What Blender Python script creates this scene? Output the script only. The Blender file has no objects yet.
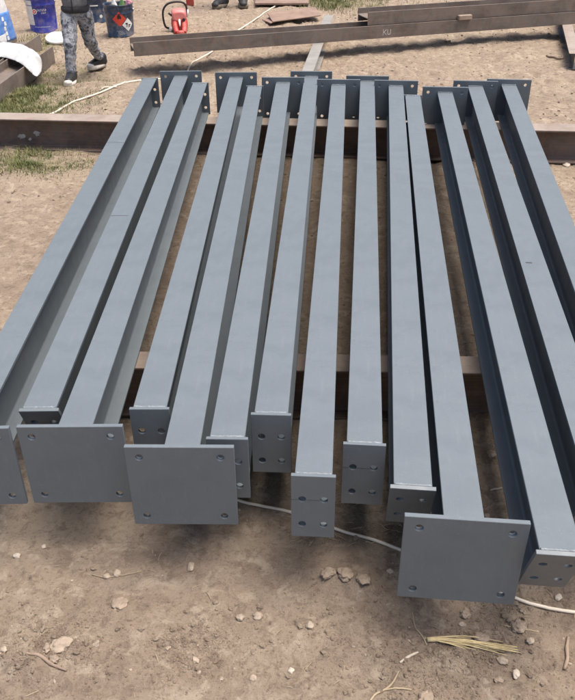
import bpy, bmesh, math, random
import numpy as np
from mathutils import Vector, Matrix, noise
R = math.radians
sc = bpy.context.scene
COL = sc.collection
random.seed(7)

# ------------------------------------------------------------------ camera
cd = bpy.data.cameras.new('camera')
cd.sensor_fit = 'HORIZONTAL'; cd.sensor_width = 36.0
cd.lens = 49.475
cd.clip_start = 0.05; cd.clip_end = 400
cam = bpy.data.objects.new('camera', cd); COL.objects.link(cam)
rt = Vector((0.99995093, -0.00533901, -0.00834417))
up = Vector((0.00990607, 0.53893737, 0.84228759))
fw = Vector((0.0, 0.84232892, -0.53896382))
cam.matrix_world = Matrix(((rt.x, up.x, -fw.x, 0), (rt.y, up.y, -fw.y, 0), (rt.z, up.z, -fw.z, 1.85178), (0, 0, 0, 1)))
sc.camera = cam

# ------------------------------------------------------------------ sky and sun (overcast)
SUN_EL, SUN_AZ = 74, 92          # azimuth clockwise from +Y: veiled, high on the right
w = bpy.data.worlds.new('World'); sc.world = w; w.use_nodes = True
nt = w.node_tree
bg = nt.nodes['Background']
sky = nt.nodes.new('ShaderNodeTexSky'); sky.sky_type = 'NISHITA'
sky.sun_disc = False
sky.sun_elevation = R(SUN_EL); sky.sun_rotation = R(SUN_AZ)
sky.air_density = 1.0; sky.dust_density = 6.0; sky.ozone_density = 1.0
nt.links.new(sky.outputs[0], bg.inputs[0]); bg.inputs[1].default_value = 0.072
sd = bpy.data.lights.new('sun', 'SUN'); sd.energy = 1.5; sd.angle = R(38); sd.color = (1.0, 0.94, 0.86)
sun = bpy.data.objects.new('sun', sd); COL.objects.link(sun)
az = R(SUN_AZ); el = R(SUN_EL)
todir = Vector((math.sin(az) * math.cos(el), math.cos(az) * math.cos(el), math.sin(el)))
sun.rotation_euler = todir.to_track_quat('Z', 'Y').to_euler()
vs = sc.view_settings
vs.view_transform = 'Standard'; vs.look = 'None'; vs.gamma = 1.0; vs.exposure = 1.36; vs.use_curve_mapping = False

# ------------------------------------------------------------------ helpers
def link(name, mesh, mats=(), parent=None):
    o = bpy.data.objects.new(name, mesh); COL.objects.link(o)
    for m in (mats if isinstance(mats, (list, tuple)) else [mats]):
        mesh.materials.append(m)
    if parent: o.parent = parent
    return o
def obj(name, bm, mats, parent=None, smooth=False):
    me = bpy.data.meshes.new(name); bmesh.ops.recalc_face_normals(bm, faces=bm.faces)
    bm.to_mesh(me); bm.free()
    if smooth:
        for p in me.polygons: p.use_smooth = True
    return link(name, me, mats, parent)
def tag(o, label=None, cat=None, group=None, kind=None):
    if label: o['label'] = label
    if cat: o['category'] = cat
    if group: o['group'] = group
    if kind: o['kind'] = kind
    return o
def empty(name, loc, rz=0, label=None, cat=None, group=None):
    o = bpy.data.objects.new(name, None); COL.objects.link(o)
    o.empty_display_size = 0.1; o.location = loc; o.rotation_euler = (0, 0, rz); o['kind'] = 'thing'
    return tag(o, label, cat, group)
def bevel(o, wd=0.0012, seg=1, ang=40):
    m = o.modifiers.new('bevel', 'BEVEL'); m.width = wd; m.segments = seg; m.limit_method = 'ANGLE'; m.angle_limit = R(ang)
    return o
def box(bm, x0, x1, y0, y1, z0, z1, mi=0, M=None):
    v = [bm.verts.new((x, y, z)) for z in (z0, z1) for y in (y0, y1) for x in (x0, x1)]
    if M: 
        for q in v: q.co = M @ q.co
    for f in ((0, 2, 3, 1), (4, 5, 7, 6), (0, 1, 5, 4), (2, 6, 7, 3), (0, 4, 6, 2), (1, 3, 7, 5)):
        fc = bm.faces.new([v[i] for i in f]); fc.material_index = mi
    return v
def tube(bm, pts, rad, n=8, mi=0, cap=True):
    pts = [Vector(p) for p in pts]
    rr = rad if isinstance(rad, (list, tuple)) else [rad] * len(pts)
    rings = []; nrm = None
    for i, p in enumerate(pts):
        t = (pts[min(i + 1, len(pts) - 1)] - pts[max(i - 1, 0)]).normalized()
        if nrm is None:
            nrm = t.orthogonal().normalized()
        nrm = (nrm - t * nrm.dot(t)).normalized(); b = t.cross(nrm)
        rings.append([bm.verts.new(p + (nrm * math.cos(a) + b * math.sin(a)) * rr[i]) for a in [2 * math.pi * k / n for k in range(n)]])
    for a, b in zip(rings, rings[1:]):
        for k in range(n):
            f = bm.faces.new((a[k], a[(k + 1) % n], b[(k + 1) % n], b[k])); f.material_index = mi; f.smooth = True
    if cap:
        for r_ in (rings[0][::-1], rings[-1]):
            f = bm.faces.new(r_); f.material_index = mi
def smooth_path(pts, sub=6):
    P = [Vector(p) for p in pts]; out = []
    for i in range(len(P) - 1):
        p0, p1, p2, p3 = P[max(i - 1, 0)], P[i], P[i + 1], P[min(i + 2, len(P) - 1)]
        for k in range(sub):
            t = k / sub
            out.append(0.5 * ((2 * p1) + (p2 - p0) * t + (2 * p0 - 5 * p1 + 4 * p2 - p3) * t * t + (3 * p1 - p0 - 3 * p2 + p3) * t ** 3))
    out.append(P[-1]); return out
def lathe(bm, prof, n=40, mi=0, closed=False):
    rings = [[bm.verts.new((r * math.cos(2 * math.pi * k / n), r * math.sin(2 * math.pi * k / n), z)) for k in range(n)] for r, z in prof]
    seq = list(zip(rings, rings[1:])) + ([(rings[-1], rings[0])] if closed else [])
    for a, b in seq:
        for k in range(n):
            f = bm.faces.new((a[k], a[(k + 1) % n], b[(k + 1) % n], b[k])); f.material_index = mi; f.smooth = True
    if not closed:
        for r_ in (rings[0][::-1], rings[-1]):
            f = bm.faces.new(r_); f.material_index = mi

# ------------------------------------------------------------------ materials
def mat(name, base, rough=0.5, metal=0.0, spec=0.5):
    m = bpy.data.materials.new(name); m.use_nodes = True
    b = m.node_tree.nodes['Principled BSDF']
    b.inputs['Base Color'].default_value = (*base, 1); b.inputs['Roughness'].default_value = rough
    b.inputs['Metallic'].default_value = metal; b.inputs['Specular IOR Level'].default_value = spec
    return m
class NB:
    """small node builder for procedural materials"""
    def __init__(s, m):
        s.t = m.node_tree; s.b = s.t.nodes['Principled BSDF']
        s.tc = s.t.nodes.new('ShaderNodeTexCoord')
    def noise(s, scale, detail=4, rough=0.55, coord='Object', vec=None, dist=0.0):
        n = s.t.nodes.new('ShaderNodeTexNoise'); n.inputs['Scale'].default_value = scale
        n.inputs['Detail'].default_value = detail; n.inputs['Roughness'].default_value = rough; n.inputs['Distortion'].default_value = dist
        s.t.links.new(vec or s.tc.outputs[coord], n.inputs['Vector']); return n.outputs['Fac']
    def voro(s, scale, coord='Object', out='Distance', vec=None, rnd=1.0):
        n = s.t.nodes.new('ShaderNodeTexVoronoi'); n.inputs['Scale'].default_value = scale; n.inputs['Randomness'].default_value = rnd
        s.t.links.new(vec or s.tc.outputs[coord], n.inputs['Vector']); return n.outputs[out]
    def scaled(s, sx, sy, sz, coord='Object'):
        n = s.t.nodes.new('ShaderNodeMapping'); n.inputs['Scale'].default_value = (sx, sy, sz)
        s.t.links.new(s.tc.outputs[coord], n.inputs['Vector']); return n.outputs[0]
    def ramp(s, fac, stops):
        n = s.t.nodes.new('ShaderNodeValToRGB'); cr = n.color_ramp
        while len(cr.elements) < len(stops): cr.elements.new(0.5)
        for e, (p, c) in zip(cr.elements, stops):
            e.position = p; e.color = (*c, 1) if len(c) == 3 else c
        s.t.links.new(fac, n.inputs[0]); return n.outputs[0]
    def mix(s, fac, a, b, mode='MIX'):
        n = s.t.nodes.new('ShaderNodeMix'); n.data_type = 'RGBA'; n.blend_type = mode
        for i, v in ((0, fac), (6, a), (7, b)):
            if hasattr(v, 'is_output') or hasattr(v, 'links'): s.t.links.new(v, n.inputs[i])
            else: n.inputs[i].default_value = v if i == 0 else ((*v, 1) if len(v) == 3 else v)
        return n.outputs[2]
    def math(s, op, a, b=0.0):
        n = s.t.nodes.new('ShaderNodeMath'); n.operation = op
        for i, v in ((0, a), (1, b)):
            if hasattr(v, 'links'): s.t.links.new(v, n.inputs[i])
            else: n.inputs[i].default_value = v
        return n.outputs[0]
    def color(s, c): s.t.links.new(c, s.b.inputs['Base Color'])
    def rough(s, c): s.t.links.new(c, s.b.inputs['Roughness'])
    def bump(s, h, strength=0.3, dist=0.002):
        n = s.t.nodes.new('ShaderNodeBump'); n.inputs['Strength'].default_value = strength; n.inputs['Distance'].default_value = dist
        s.t.links.new(h, n.inputs['Height']); s.t.links.new(n.outputs[0], s.b.inputs['Normal'])

def g3(v): return (v, v, v)
def paint_material():
    m = mat('grey_paint', (0.26, 0.29, 0.32), 0.5, 0, 0.5); k = NB(m)
    big = k.noise(1.2, 4, 0.6)
    c = k.ramp(big, [(0.3, (0.130, 0.154, 0.174)), (0.7, (0.141, 0.166, 0.186))])
    c = k.mix(k.ramp(k.noise(5.5, 6, 0.7, dist=0.6), [(0.47, g3(0)), (0.60, g3(0.35))]), c, (0.106, 0.127, 0.146))
    c = k.mix(k.ramp(k.noise(1.0, 4, 0.7, vec=k.scaled(60, 6, 14)), [(0.55, g3(0)), (0.75, g3(0.30))]), c, (0.195, 0.218, 0.236))
    fl = k.noise(95, 4, 0.75)
    c = k.mix(k.math('MULTIPLY', k.ramp(fl, [(0.60, g3(0)), (0.68, g3(0.6))]), k.ramp(k.noise(2.6, 4, 0.65), [(0.46, g3(0)), (0.64, g3(0.9))])), c, (0.27, 0.255, 0.225))
    spk = k.voro(75); nz = k.noise(4.5, 3)
    speck = k.math('MULTIPLY', k.math('LESS_THAN', spk, 0.10), k.math('GREATER_THAN', nz, 0.57))
    c = k.mix(k.math('MULTIPLY', speck, 0.7), c, (0.05, 0.05, 0.05))
    k.color(c)
    k.rough(k.ramp(k.noise(14, 4), [(0.3, g3(0.42)), (0.7, g3(0.56))]))
    k.bump(k.noise(160, 3), 0.12, 0.0008)
    return m
def rust_material(name, dark, mid, warm, warmth=0.5, rough=0.7):
    m = mat(name, mid, rough); k = NB(m)
    a = k.noise(4, 7, 0.72, dist=0.5); b = k.noise(15, 6, 0.75, dist=0.4)
    c = k.ramp(a, [(0.36, dark), (0.58, mid)])
    c = k.mix(k.ramp(b, [(0.5, g3(0)), (0.75, g3(warmth))]), c, warm)
    fine = k.noise(1.0, 3, 0.6, vec=k.scaled(90, 3, 90))
    c = k.mix(k.ramp(fine, [(0.5, g3(0)), (0.85, g3(0.3))]), c, (0.30, 0.255, 0.225))
    k.color(c); k.rough(k.ramp(b, [(0.3, g3(rough - 0.15)), (0.7, g3(rough + 0.12))]))
    k.bump(k.noise(70, 5, 0.7), 0.25, 0.0015)
    return m
def plain(name, base, rough=0.5, var=0.12, scale=12, bump=0.0, bscale=60):
    m = mat(name, base, rough); k = NB(m)
    lo = tuple(x * (1 - var) for x in base); hi = tuple(min(1, x * (1 + var)) for x in base)
    k.color(k.ramp(k.noise(scale, 5, 0.6), [(0.3, lo), (0.7, hi)]))
    if bump: k.bump(k.noise(bscale, 4, 0.6), bump, 0.004)
    return m

M = {}
M['paint'] = paint_material()
M['scribe'] = plain('scribe_line', (0.06, 0.065, 0.07), 0.7)
M['weld'] = plain('painted_weld', (0.20, 0.225, 0.245), 0.5, 0.25, 80, 0.3)
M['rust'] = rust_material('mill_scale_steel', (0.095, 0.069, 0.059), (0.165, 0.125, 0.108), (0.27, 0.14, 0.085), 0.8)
M['dusty'] = rust_material('dusty_sheen_steel', (0.24, 0.19, 0.16), (0.33, 0.275, 0.235), (0.27, 0.18, 0.13), 0.5, 0.75)  # flange-top dust, with sky sheen lightened into the colour
M['rust_grey'] = rust_material('grey_mill_steel', (0.115, 0.093, 0.080), (0.195, 0.163, 0.140), (0.25, 0.145, 0.092), 0.75)
M['dark_steel'] = rust_material('dark_bearer_steel', (0.06, 0.06, 0.062), (0.095, 0.093, 0.092), (0.15, 0.11, 0.085), 0.3)  # bearer body, much darker than its top flange
M['rust_shaded'] = rust_material('shaded_rusty_steel', (0.075, 0.054, 0.046), (0.115, 0.084, 0.070), (0.19, 0.105, 0.065), 0.7)  # darker copy of the rust: shade below the middle support's flange painted in
M['mid_top'] = rust_material('shaded_top_steel', (0.15, 0.118, 0.098), (0.215, 0.175, 0.148), (0.20, 0.125, 0.085), 0.5, 0.8)  # darker copy of the dusty top: shade from the beams overhead painted in
M['galv'] = plain('pale_steel', (0.27, 0.255, 0.235), 0.6, 0.15, 9, 0.15)
M['sheet'] = rust_material('rusty_sheet', (0.20, 0.13, 0.10), (0.29, 0.20, 0.155), (0.34, 0.21, 0.14), 0.5, 0.8)
M['white'] = plain('white_plastic', (0.80, 0.80, 0.78), 0.45, 0.04)
M['sack'] = plain('white_sack', (0.66, 0.66, 0.65), 0.5, 0.05, 20, 0.35, 35)
M['sackblue'] = plain('blue_print', (0.085, 0.24, 0.62), 0.45, 0.35, 22, 0.2, 30)
M['blue'] = plain('violet_blue_tin', (0.028, 0.038, 0.30), 0.35, 0.12)
M['navy'] = plain('navy_tin', (0.018, 0.040, 0.085), 0.35, 0.2)
M['paper'] = plain('label_paper', (0.78, 0.78, 0.76), 0.6, 0.06)
M['red'] = plain('hazard_red', (0.62, 0.06, 0.035), 0.5, 0.08)
M['black'] = plain('black_plastic', (0.018, 0.018, 0.018), 0.45, 0.2)
M['sawred'] = plain('saw_red', (0.55, 0.065, 0.055), 0.5, 0.1)
M['sawpink'] = plain('faded_red', (0.70, 0.22, 0.20), 0.4, 0.1)
M['steel'] = mat('bare_steel', (0.5, 0.5, 0.5), 0.35, 0.9)
M['cable'] = plain('cable_sheath', (0.74, 0.66, 0.54), 0.6, 0.1, 8)
M['straw'] = plain('straw', (0.66, 0.54, 0.30), 0.7, 0.25, 60)
M['strawdry'] = plain('dry_straw', (0.42, 0.335, 0.22), 0.8, 0.3, 5)
M['twig'] = plain('dry_twig', (0.27, 0.20, 0.15), 0.8, 0.25, 30, 0.4)
M['wood'] = plain('offcut_wood', (0.33, 0.26, 0.20), 0.7, 0.2, 20, 0.3)
M['stone'] = plain('pale_stone', (0.37, 0.302, 0.235), 0.85, 0.2, 40, 0.4, 90)
M['whitestone'] = plain('white_stone', (0.50, 0.435, 0.36), 0.8, 0.12, 40, 0.3, 90)
M['clod'] = plain('soil_clod', (0.30, 0.236, 0.18), 0.95, 0.25, 30, 0.5, 120)
M['dryclod'] = plain('dry_soil_slab', (0.36, 0.288, 0.222), 0.95, 0.15, 40, 0.6, 150)
M['chalk'] = mat('chalk', (0.62, 0.60, 0.57), 0.9)
M['skin'] = plain('skin', (0.52, 0.32, 0.24), 0.5, 0.06)
M['hair'] = plain('dark_hair', (0.03, 0.02, 0.015), 0.5, 0.3, 60)
M['jacket'] = plain('grey_knit', (0.17, 0.17, 0.18), 0.9, 0.25, 60, 0.4, 200)
M['dkknit'] = plain('dark_ribbing', (0.035, 0.035, 0.04), 0.9, 0.3, 80, 0.4, 200)
M['sole'] = plain('white_sole', (0.66, 0.63, 0.58), 0.6, 0.12, 30)
M['dkcloth'] = plain('dark_work_cloth', (0.045, 0.05, 0.06), 0.9, 0.3, 40, 0.4, 120)
M['boot'] = plain('boot_leather', (0.035, 0.035, 0.036), 0.6, 0.4, 30, 0.3)
M['muddy'] = plain('dusty_boot_sole', (0.20, 0.165, 0.13), 0.9, 0.3, 30, 0.4)
def grime(m, tint, amt):
    k = NB(m); col = k.b.inputs['Base Color'].links[0].from_socket
    k.color(k.mix(k.math('MULTIPLY', k.ramp(k.noise(11, 6, 0.75), [(0.46, g3(0)), (0.66, g3(1))]), amt), col, tint))
for nm in ('blue', 'navy', 'paper', 'sawred', 'sack', 'sackblue', 'white', 'sole'): grime(M[nm], (0.33, 0.27, 0.21), 0.42)
def camo():
    m = mat('grey_camouflage', (0.2, 0.2, 0.22), 0.9); k = NB(m)
    n = k.noise(16, 4, 0.7, dist=1.2); n2 = k.noise(34, 4, 0.7, dist=0.8)
    c = k.ramp(n, [(0.36, (0.03, 0.034, 0.045)), (0.45, (0.13, 0.14, 0.165)), (0.55, (0.33, 0.34, 0.365))])
    c = k.mix(k.ramp(n2, [(0.55, g3(0)), (0.62, g3(0.75))]), c, (0.38, 0.385, 0.40))
    k.color(c); k.bump(k.noise(40, 3), 0.5, 0.006); return m
M['camo'] = camo()
def grassmat():
    m = mat('grass_blades', (0.09, 0.11, 0.035), 0.7); k = NB(m)
    k.color(k.ramp(k.noise(7, 4, 0.7), [(0.3, (0.075, 0.105, 0.028)), (0.55, (0.15, 0.16, 0.055)), (0.75, (0.27, 0.235, 0.11))])); return m
M['grass'] = grassmat()

# ------------------------------------------------------------------ the ground
def hashgrid(ix, iy, seed):
    h = (ix.astype(np.int64) * 374761393 + iy.astype(np.int64) * 668265263 + seed * 974634541) & 0xffffffff
    h = ((h ^ (h >> 13)) * 1274126177) & 0xffffffff
    return ((h ^ (h >> 16)) & 0xffff) / 65535.0
def vnoise(x, y, seed):
    ix, iy = np.floor(x), np.floor(y); fx, fy = x - ix, y - iy
    fx = fx * fx * fx * (fx * (fx * 6 - 15) + 10); fy = fy * fy * fy * (fy * (fy * 6 - 15) + 10)
    a, b = hashgrid(ix, iy, seed), hashgrid(ix + 1, iy, seed); c, d = hashgrid(ix, iy + 1, seed), hashgrid(ix + 1, iy + 1, seed)
    return (a + (b - a) * fx) * (1 - fy) + (c + (d - c) * fx) * fy - 0.5
def fbm(x, y, seed, octs=5, gain=0.5):
    s = 0; a = 1.0
    for o in range(octs):
        ca, sa = math.cos(0.7 * o + 0.3), math.sin(0.7 * o + 0.3)
        s = s + a * vnoise((x * ca - y * sa) * 2 ** o + 17.3 * o, (x * sa + y * ca) * 2 ** o, seed + o); a *= gain
    return s
def gauss(x, y, cx, cy, sx, sy, ang=0):
    dx, dy = x - cx, y - cy; c, s = math.cos(ang), math.sin(ang)
    u, v = dx * c + dy * s, -dx * s + dy * c
    return np.exp(-(u / sx) ** 2 - (v / sy) ** 2)
def ground_z(x, y):
    x = np.asarray(x, float); y = np.asarray(y, float)
    far = np.clip((np.hypot(x, y - 5) - 15) / 30, 0, 1)
    z = 0.030 * fbm(x * 0.9, y * 0.9, 3, 3) + 0.020 * fbm(x * 3.3, y * 3.3, 11, 3)
    crumb = np.clip(0.45 + 1.6 * fbm(x * 1.7 + 3, y * 1.7, 29, 3) + 0.5 * gauss(x, y, 0.55, 1.35, 0.45, 0.35) - 0.15 * gauss(x, y, -0.1, 1.5, 0.3, 0.3), 0.1, 1.3)
    f1 = fbm(x * 14, y * 14, 41, 4, 0.6)
    fw_ = np.clip((y - 4.5) / 2.5, 0, 1)
    z = z + fw_ * (0.020 * fbm(x * 6.5, y * 6.5, 63, 3, 0.6) + 0.012 * f1)
    z = z + crumb * (0.013 * f1 + 0.007 * np.abs(fbm(x * 45, y * 45, 57, 2)))
    # wheel rut beneath the brown beams, low heel of soil in the foreground
    z = z - 0.05 * gauss(x, y, -1.0, 7.95, 2.4, 0.22, 0.25) + 0.03 * gauss(x, y, -0.8, 7.45, 2.0, 0.2, 0.2)
    z = z + 0.02 * gauss(x, y, 0.18, 1.60, 0.20, 0.03, -0.45) + 0.015 * gauss(x, y, -0.7, 1.33, 0.12, 0.03, -0.3)
    return z * (1 - far) + 0.4 * far * fbm(x * 0.05, y * 0.05, 5, 2)
def gz(x, y): return float(ground_z(x, y))
def axis(knots):
    out = []
    for a, b, st in knots: out += list(np.arange(a, b, st))
    return np.array(out + [knots[-1][1]])
xs = axis([(-90, -12, 6), (-12, -5, 0.5), (-5, -3, 0.06), (-3, -1.3, 0.02), (-1.3, 1.3, 0.010), (1.3, 3.6, 0.024), (3.6, 6, 0.1), (6, 12, 0.6), (12, 90, 6)])
ys = axis([(-20, -2, 2), (-2, 0.6, 0.12), (0.6, 2.3, 0.010), (2.3, 4.2, 0.02), (4.2, 9, 0.035), (9, 13.5, 0.05), (13.5, 20, 0.4), (20, 120, 5)])
XX, YY = np.meshgrid(xs, ys)
ZZ = ground_z(XX, YY)
nx, ny = len(xs), len(ys)
me = bpy.data.meshes.new('ground')
me.vertices.add(nx * ny)
me.vertices.foreach_set('co', np.stack([XX, YY, ZZ], -1).astype(np.float32).ravel())
idx = np.arange(nx * ny).reshape(ny, nx)
q = np.stack([idx[:-1, :-1], idx[:-1, 1:], idx[1:, 1:], idx[1:, :-1]], -1).reshape(-1, 4)
me.loops.add(q.size); me.loops.foreach_set('vertex_index', q.ravel().astype(np.int32))
me.polygons.add(len(q)); me.polygons.foreach_set('loop_start', np.arange(0, q.size, 4, dtype=np.int32))
me.polygons.foreach_set('use_smooth', np.ones(len(q), dtype=bool))
me.update(calc_edges=True)
def soil():
    m = mat('bare_soil', (0.242, 0.177, 0.124), 0.95, 0, 0.2); k = NB(m)
    a = k.noise(1.3, 5, 0.6); b = k.noise(7, 7, 0.68); f = k.noise(70, 6, 0.75); e = k.noise(0.35, 3, 0.5)
    c = k.ramp(b, [(0.30, (0.228, 0.173, 0.130)), (0.5, (0.303, 0.236, 0.179)), (0.70, (0.380, 0.305, 0.232))])
    c = k.mix(k.ramp(a, [(0.42, g3(0)), (0.66, g3(0.65))]), c, (0.388, 0.316, 0.235))
    c = k.mix(k.ramp(e, [(0.45, g3(0)), (0.62, g3(0.4))]), c, (0.315, 0.238, 0.179))
    c = k.mix(k.ramp(k.noise(11, 5, 0.65, dist=0.8), [(0.53, g3(0)), (0.62, g3(0.8))]), c, (0.436, 0.358, 0.275))
    c = k.mix(k.ramp(k.noise(24, 6, 0.75, dist=0.5), [(0.39, g3(0.62)), (0.50, g3(0))]), c, (0.179, 0.132, 0.100))
    c = k.mix(k.ramp(f, [(0.32, g3(0.6)), (0.47, g3(0))]), c, (0.141, 0.102, 0.077))
    c = k.mix(k.ramp(k.noise(170, 4, 0.75), [(0.58, g3(0)), (0.70, g3(0.55))]), c, (0.475, 0.401, 0.310))
    # short mossy turf growing in the ground where the grass patches are
    for (px, py, sx, sy) in ((-2.3, 6.75, 0.55, 0.65), (-1.9, 5.32, 0.5, 0.22), (0.75, 11.8, 0.7, 0.6), (-2.2, 7.8, 0.5, 0.5), (-2.75, 9.2, 0.4, 0.7)):
        mp = k.t.nodes.new('ShaderNodeMapping'); mp.vector_type = 'TEXTURE'; mp.inputs['Location'].default_value = (px, py, 0); mp.inputs['Scale'].default_value = (sx, sy, 50)
        k.t.links.new(k.tc.outputs['Object'], mp.inputs['Vector'])
        gr = k.t.nodes.new('ShaderNodeTexGradient'); gr.gradient_type = 'SPHERICAL'; k.t.links.new(mp.outputs[0], gr.inputs[0])
        fac = k.math('MULTIPLY', k.ramp(gr.outputs['Fac'], [(0.0, g3(0)), (0.5, g3(1))]), k.ramp(k.noise(9, 5, 0.7), [(0.4, g3(0)), (0.6, g3(0.7))]))
        c = k.mix(fac, c, (0.170, 0.165, 0.072))
    straw_ = k.noise(1.0, 3, 0.7, vec=k.scaled(26, 90, 40), dist=0.6)
    c = k.mix(k.ramp(straw_, [(0.58, g3(0)), (0.70, g3(0.26))]), c, (0.485, 0.406, 0.287))
    k.color(c)
    pebb = k.math('MULTIPLY', k.math('SUBTRACT', 0.42, k.math('MINIMUM', k.voro(85), 0.42)), k.ramp(k.noise(8, 4, 0.6), [(0.42, g3(0.15)), (0.58, g3(1))]))
    h = k.math('ADD', k.math('MULTIPLY', k.noise(60, 8, 0.78), 1.0), k.math('MULTIPLY', pebb, 0.55))
    k.bump(h, 1.0, 0.010)
    return m
M['soil'] = soil()
g = link('ground', me, M['soil']); tag(g, kind='structure')

# loose crumbs of soil: too many to count
def rock(bm, c, r, sub=1, flat=0.7, mi=0, jag=0.3, rnd=random):
    seed = Vector((rnd.uniform(-50, 50), rnd.uniform(-50, 50), rnd.uniform(-50, 50)))
    ret = bmesh.ops.create_icosphere(bm, subdivisions=sub, radius=1.0)
    rot = Matrix.Rotation(rnd.uniform(0, 6.3), 3, 'Z') @ Matrix.Rotation(rnd.uniform(-0.4, 0.4), 3, 'X')
    s = Vector((rnd.uniform(0.75, 1.25), rnd.uniform(0.75, 1.1), flat * rnd.uniform(0.8, 1.1)))
    for v in ret['verts']:
        d = v.co.copy(); kf = 1 + jag * 2 * noise.noise(d * 1.4 + seed) + jag * 0.9 * noise.noise(d * 3.7 + seed) + jag * 0.45 * noise.noise(d * 9.0 + seed)
        v.co = Vector(c) + rot @ Vector((d.x * s.x, d.y * s.y, d.z * s.z)) * r * kf
        for f in v.link_faces: f.material_index = mi
def ico_cloud(name, spots, mats, label, cat):
    base = []
    for i in range(24):
        b = bmesh.new(); rock(b, (0, 0, 0), 1, 1 if i < 12 else 2, 0.7, 0, 0.30); b.verts.ensure_lookup_table()
        base.append((np.array([v.co[:] for v in b.verts]), np.array([[v.index for v in f.verts] for f in b.faces]))); b.free()
    V, F, I = [], [], []; n = 0
    ZQ = ground_z(np.array([q[0] for q in spots]), np.array([q[1] for q in spots]))
    for j, (x, y, r, mi) in enumerate(spots):
        bv, bf = base[j % 12 + (12 if r > 0.006 else 0)]; a = random.uniform(0, 6.3); ca, sa = math.cos(a), math.sin(a)
        v = bv @ np.array([[ca, sa, 0], [-sa, ca, 0], [0, 0, 1]]) * r + np.array([x, y, ZQ[j] + r * 0.12])
        V.append(v); F.append(bf + n); I += [mi] * len(bf); n += len(v)
    me = bpy.data.meshes.new(name); me.from_pydata(np.concatenate(V).tolist(), [], np.concatenate(F).tolist())
    me.polygons.foreach_set('material_index', np.array(I, dtype=np.int32))
    o = link(name, me, mats); return tag(o, label, cat, kind='stuff')
spots = []
rr = random.Random(3)
while len(spots) < 15000:
    u = rr.random()
    if u < 0.42: x, y = rr.gauss(0.55, 0.26), rr.gauss(1.36, 0.16)
    elif u < 0.55: x, y = rr.gauss(-0.68, 0.10), rr.gauss(1.37, 0.07)
    elif u < 0.62: x, y = rr.gauss(-0.27, 0.08), rr.gauss(1.40, 0.06)
    elif u < 0.8: x, y = rr.uniform(-0.9, 1.0), rr.uniform(1.1, 2.2)
    else: x, y = rr.uniform(-1.2, 1.3), rr.uniform(1.6, 4.8)
    if not (-1.6 < x < 1.8 and 1.0 < y < 5): continue
    if fbm(np.array(x * 3.0), np.array(y * 3.0), 77, 3) < -0.12 + 0.0 and rr.random() < 0.75: continue
    r = min(0.011, 0.0011 * math.exp(abs(rr.gauss(0, 0.75))))
    spots.append((x, y, r, 0 if rr.random() < 0.97 else 1))
for i in range(1800):
    x, y = rr.uniform(-3, 3.4), rr.uniform(4.5, 11.8)
    spots.append((x, y, rr.uniform(0.004, 0.013), 0 if rr.random() < 0.8 else 1))
ico_cloud('soil_crumbs', spots, [M['soil'], M['stone']], 'loose crumbs and grit of dry soil lying all over the bare ground', 'soil crumbs')

# ------------------------------------------------------------------ steel I-sections
def i_profile(bw, h, tf, tw, rf=0.008):
    """closed outline in (x, z), z from 0 to h, with root fillets"""
    hb, ht = bw / 2, tw / 2; pts = []
    pts += [(-hb, 0), (hb, 0), (hb, tf)]
    for a in (0, 30, 60, 90): pts.append((ht + rf - rf * math.sin(R(a)), tf + rf - rf * math.cos(R(a))))
    for a in (0, 30, 60, 90): pts.append((ht + rf - rf * math.cos(R(a)), h - tf - rf + rf * math.sin(R(a))))
    pts += [(hb, h - tf), (hb, h), (-hb, h), (-hb, h - tf)]
    for a in (90, 60, 30, 0): pts.append((-(ht + rf - rf * math.cos(R(a))), h - tf - rf + rf * math.sin(R(a))))
    for a in (90, 60, 30, 0): pts.append((-(ht + rf - rf * math.sin(R(a))), tf + rf - rf * math.cos(R(a))))
    pts += [(-hb, tf)]
    return pts
def i_section(bm, prof, y0, y1, h, bev0=0.0, bev1=0.0, topmat=None, nseg=1):
    rings = []
    for k in range(nseg + 1):
        t = k / nseg
        ring = []
        for x, z in prof:
            a = y0 + (h - z) * math.tan(bev0); b = y1 - (h - z) * math.tan(bev1)
            ring.append(bm.verts.new((x, a + (b - a) * t, z)))
        rings.append(ring)
    n = len(prof)
    for A, B in zip(rings, rings[1:]):
        for k in range(n):
            f = bm.faces.new((A[k], A[(k + 1) % n], B[(k + 1) % n], B[k]))
            if topmat is not None:
                za = prof[k][1]; zb = prof[(k + 1) % n][1]
                if abs(za - h) < 1e-6 and abs(zb - h) < 1e-6: f.material_index = topmat
    bm.faces.new(rings[0][::-1]); bm.faces.new(rings[-1])

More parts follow.
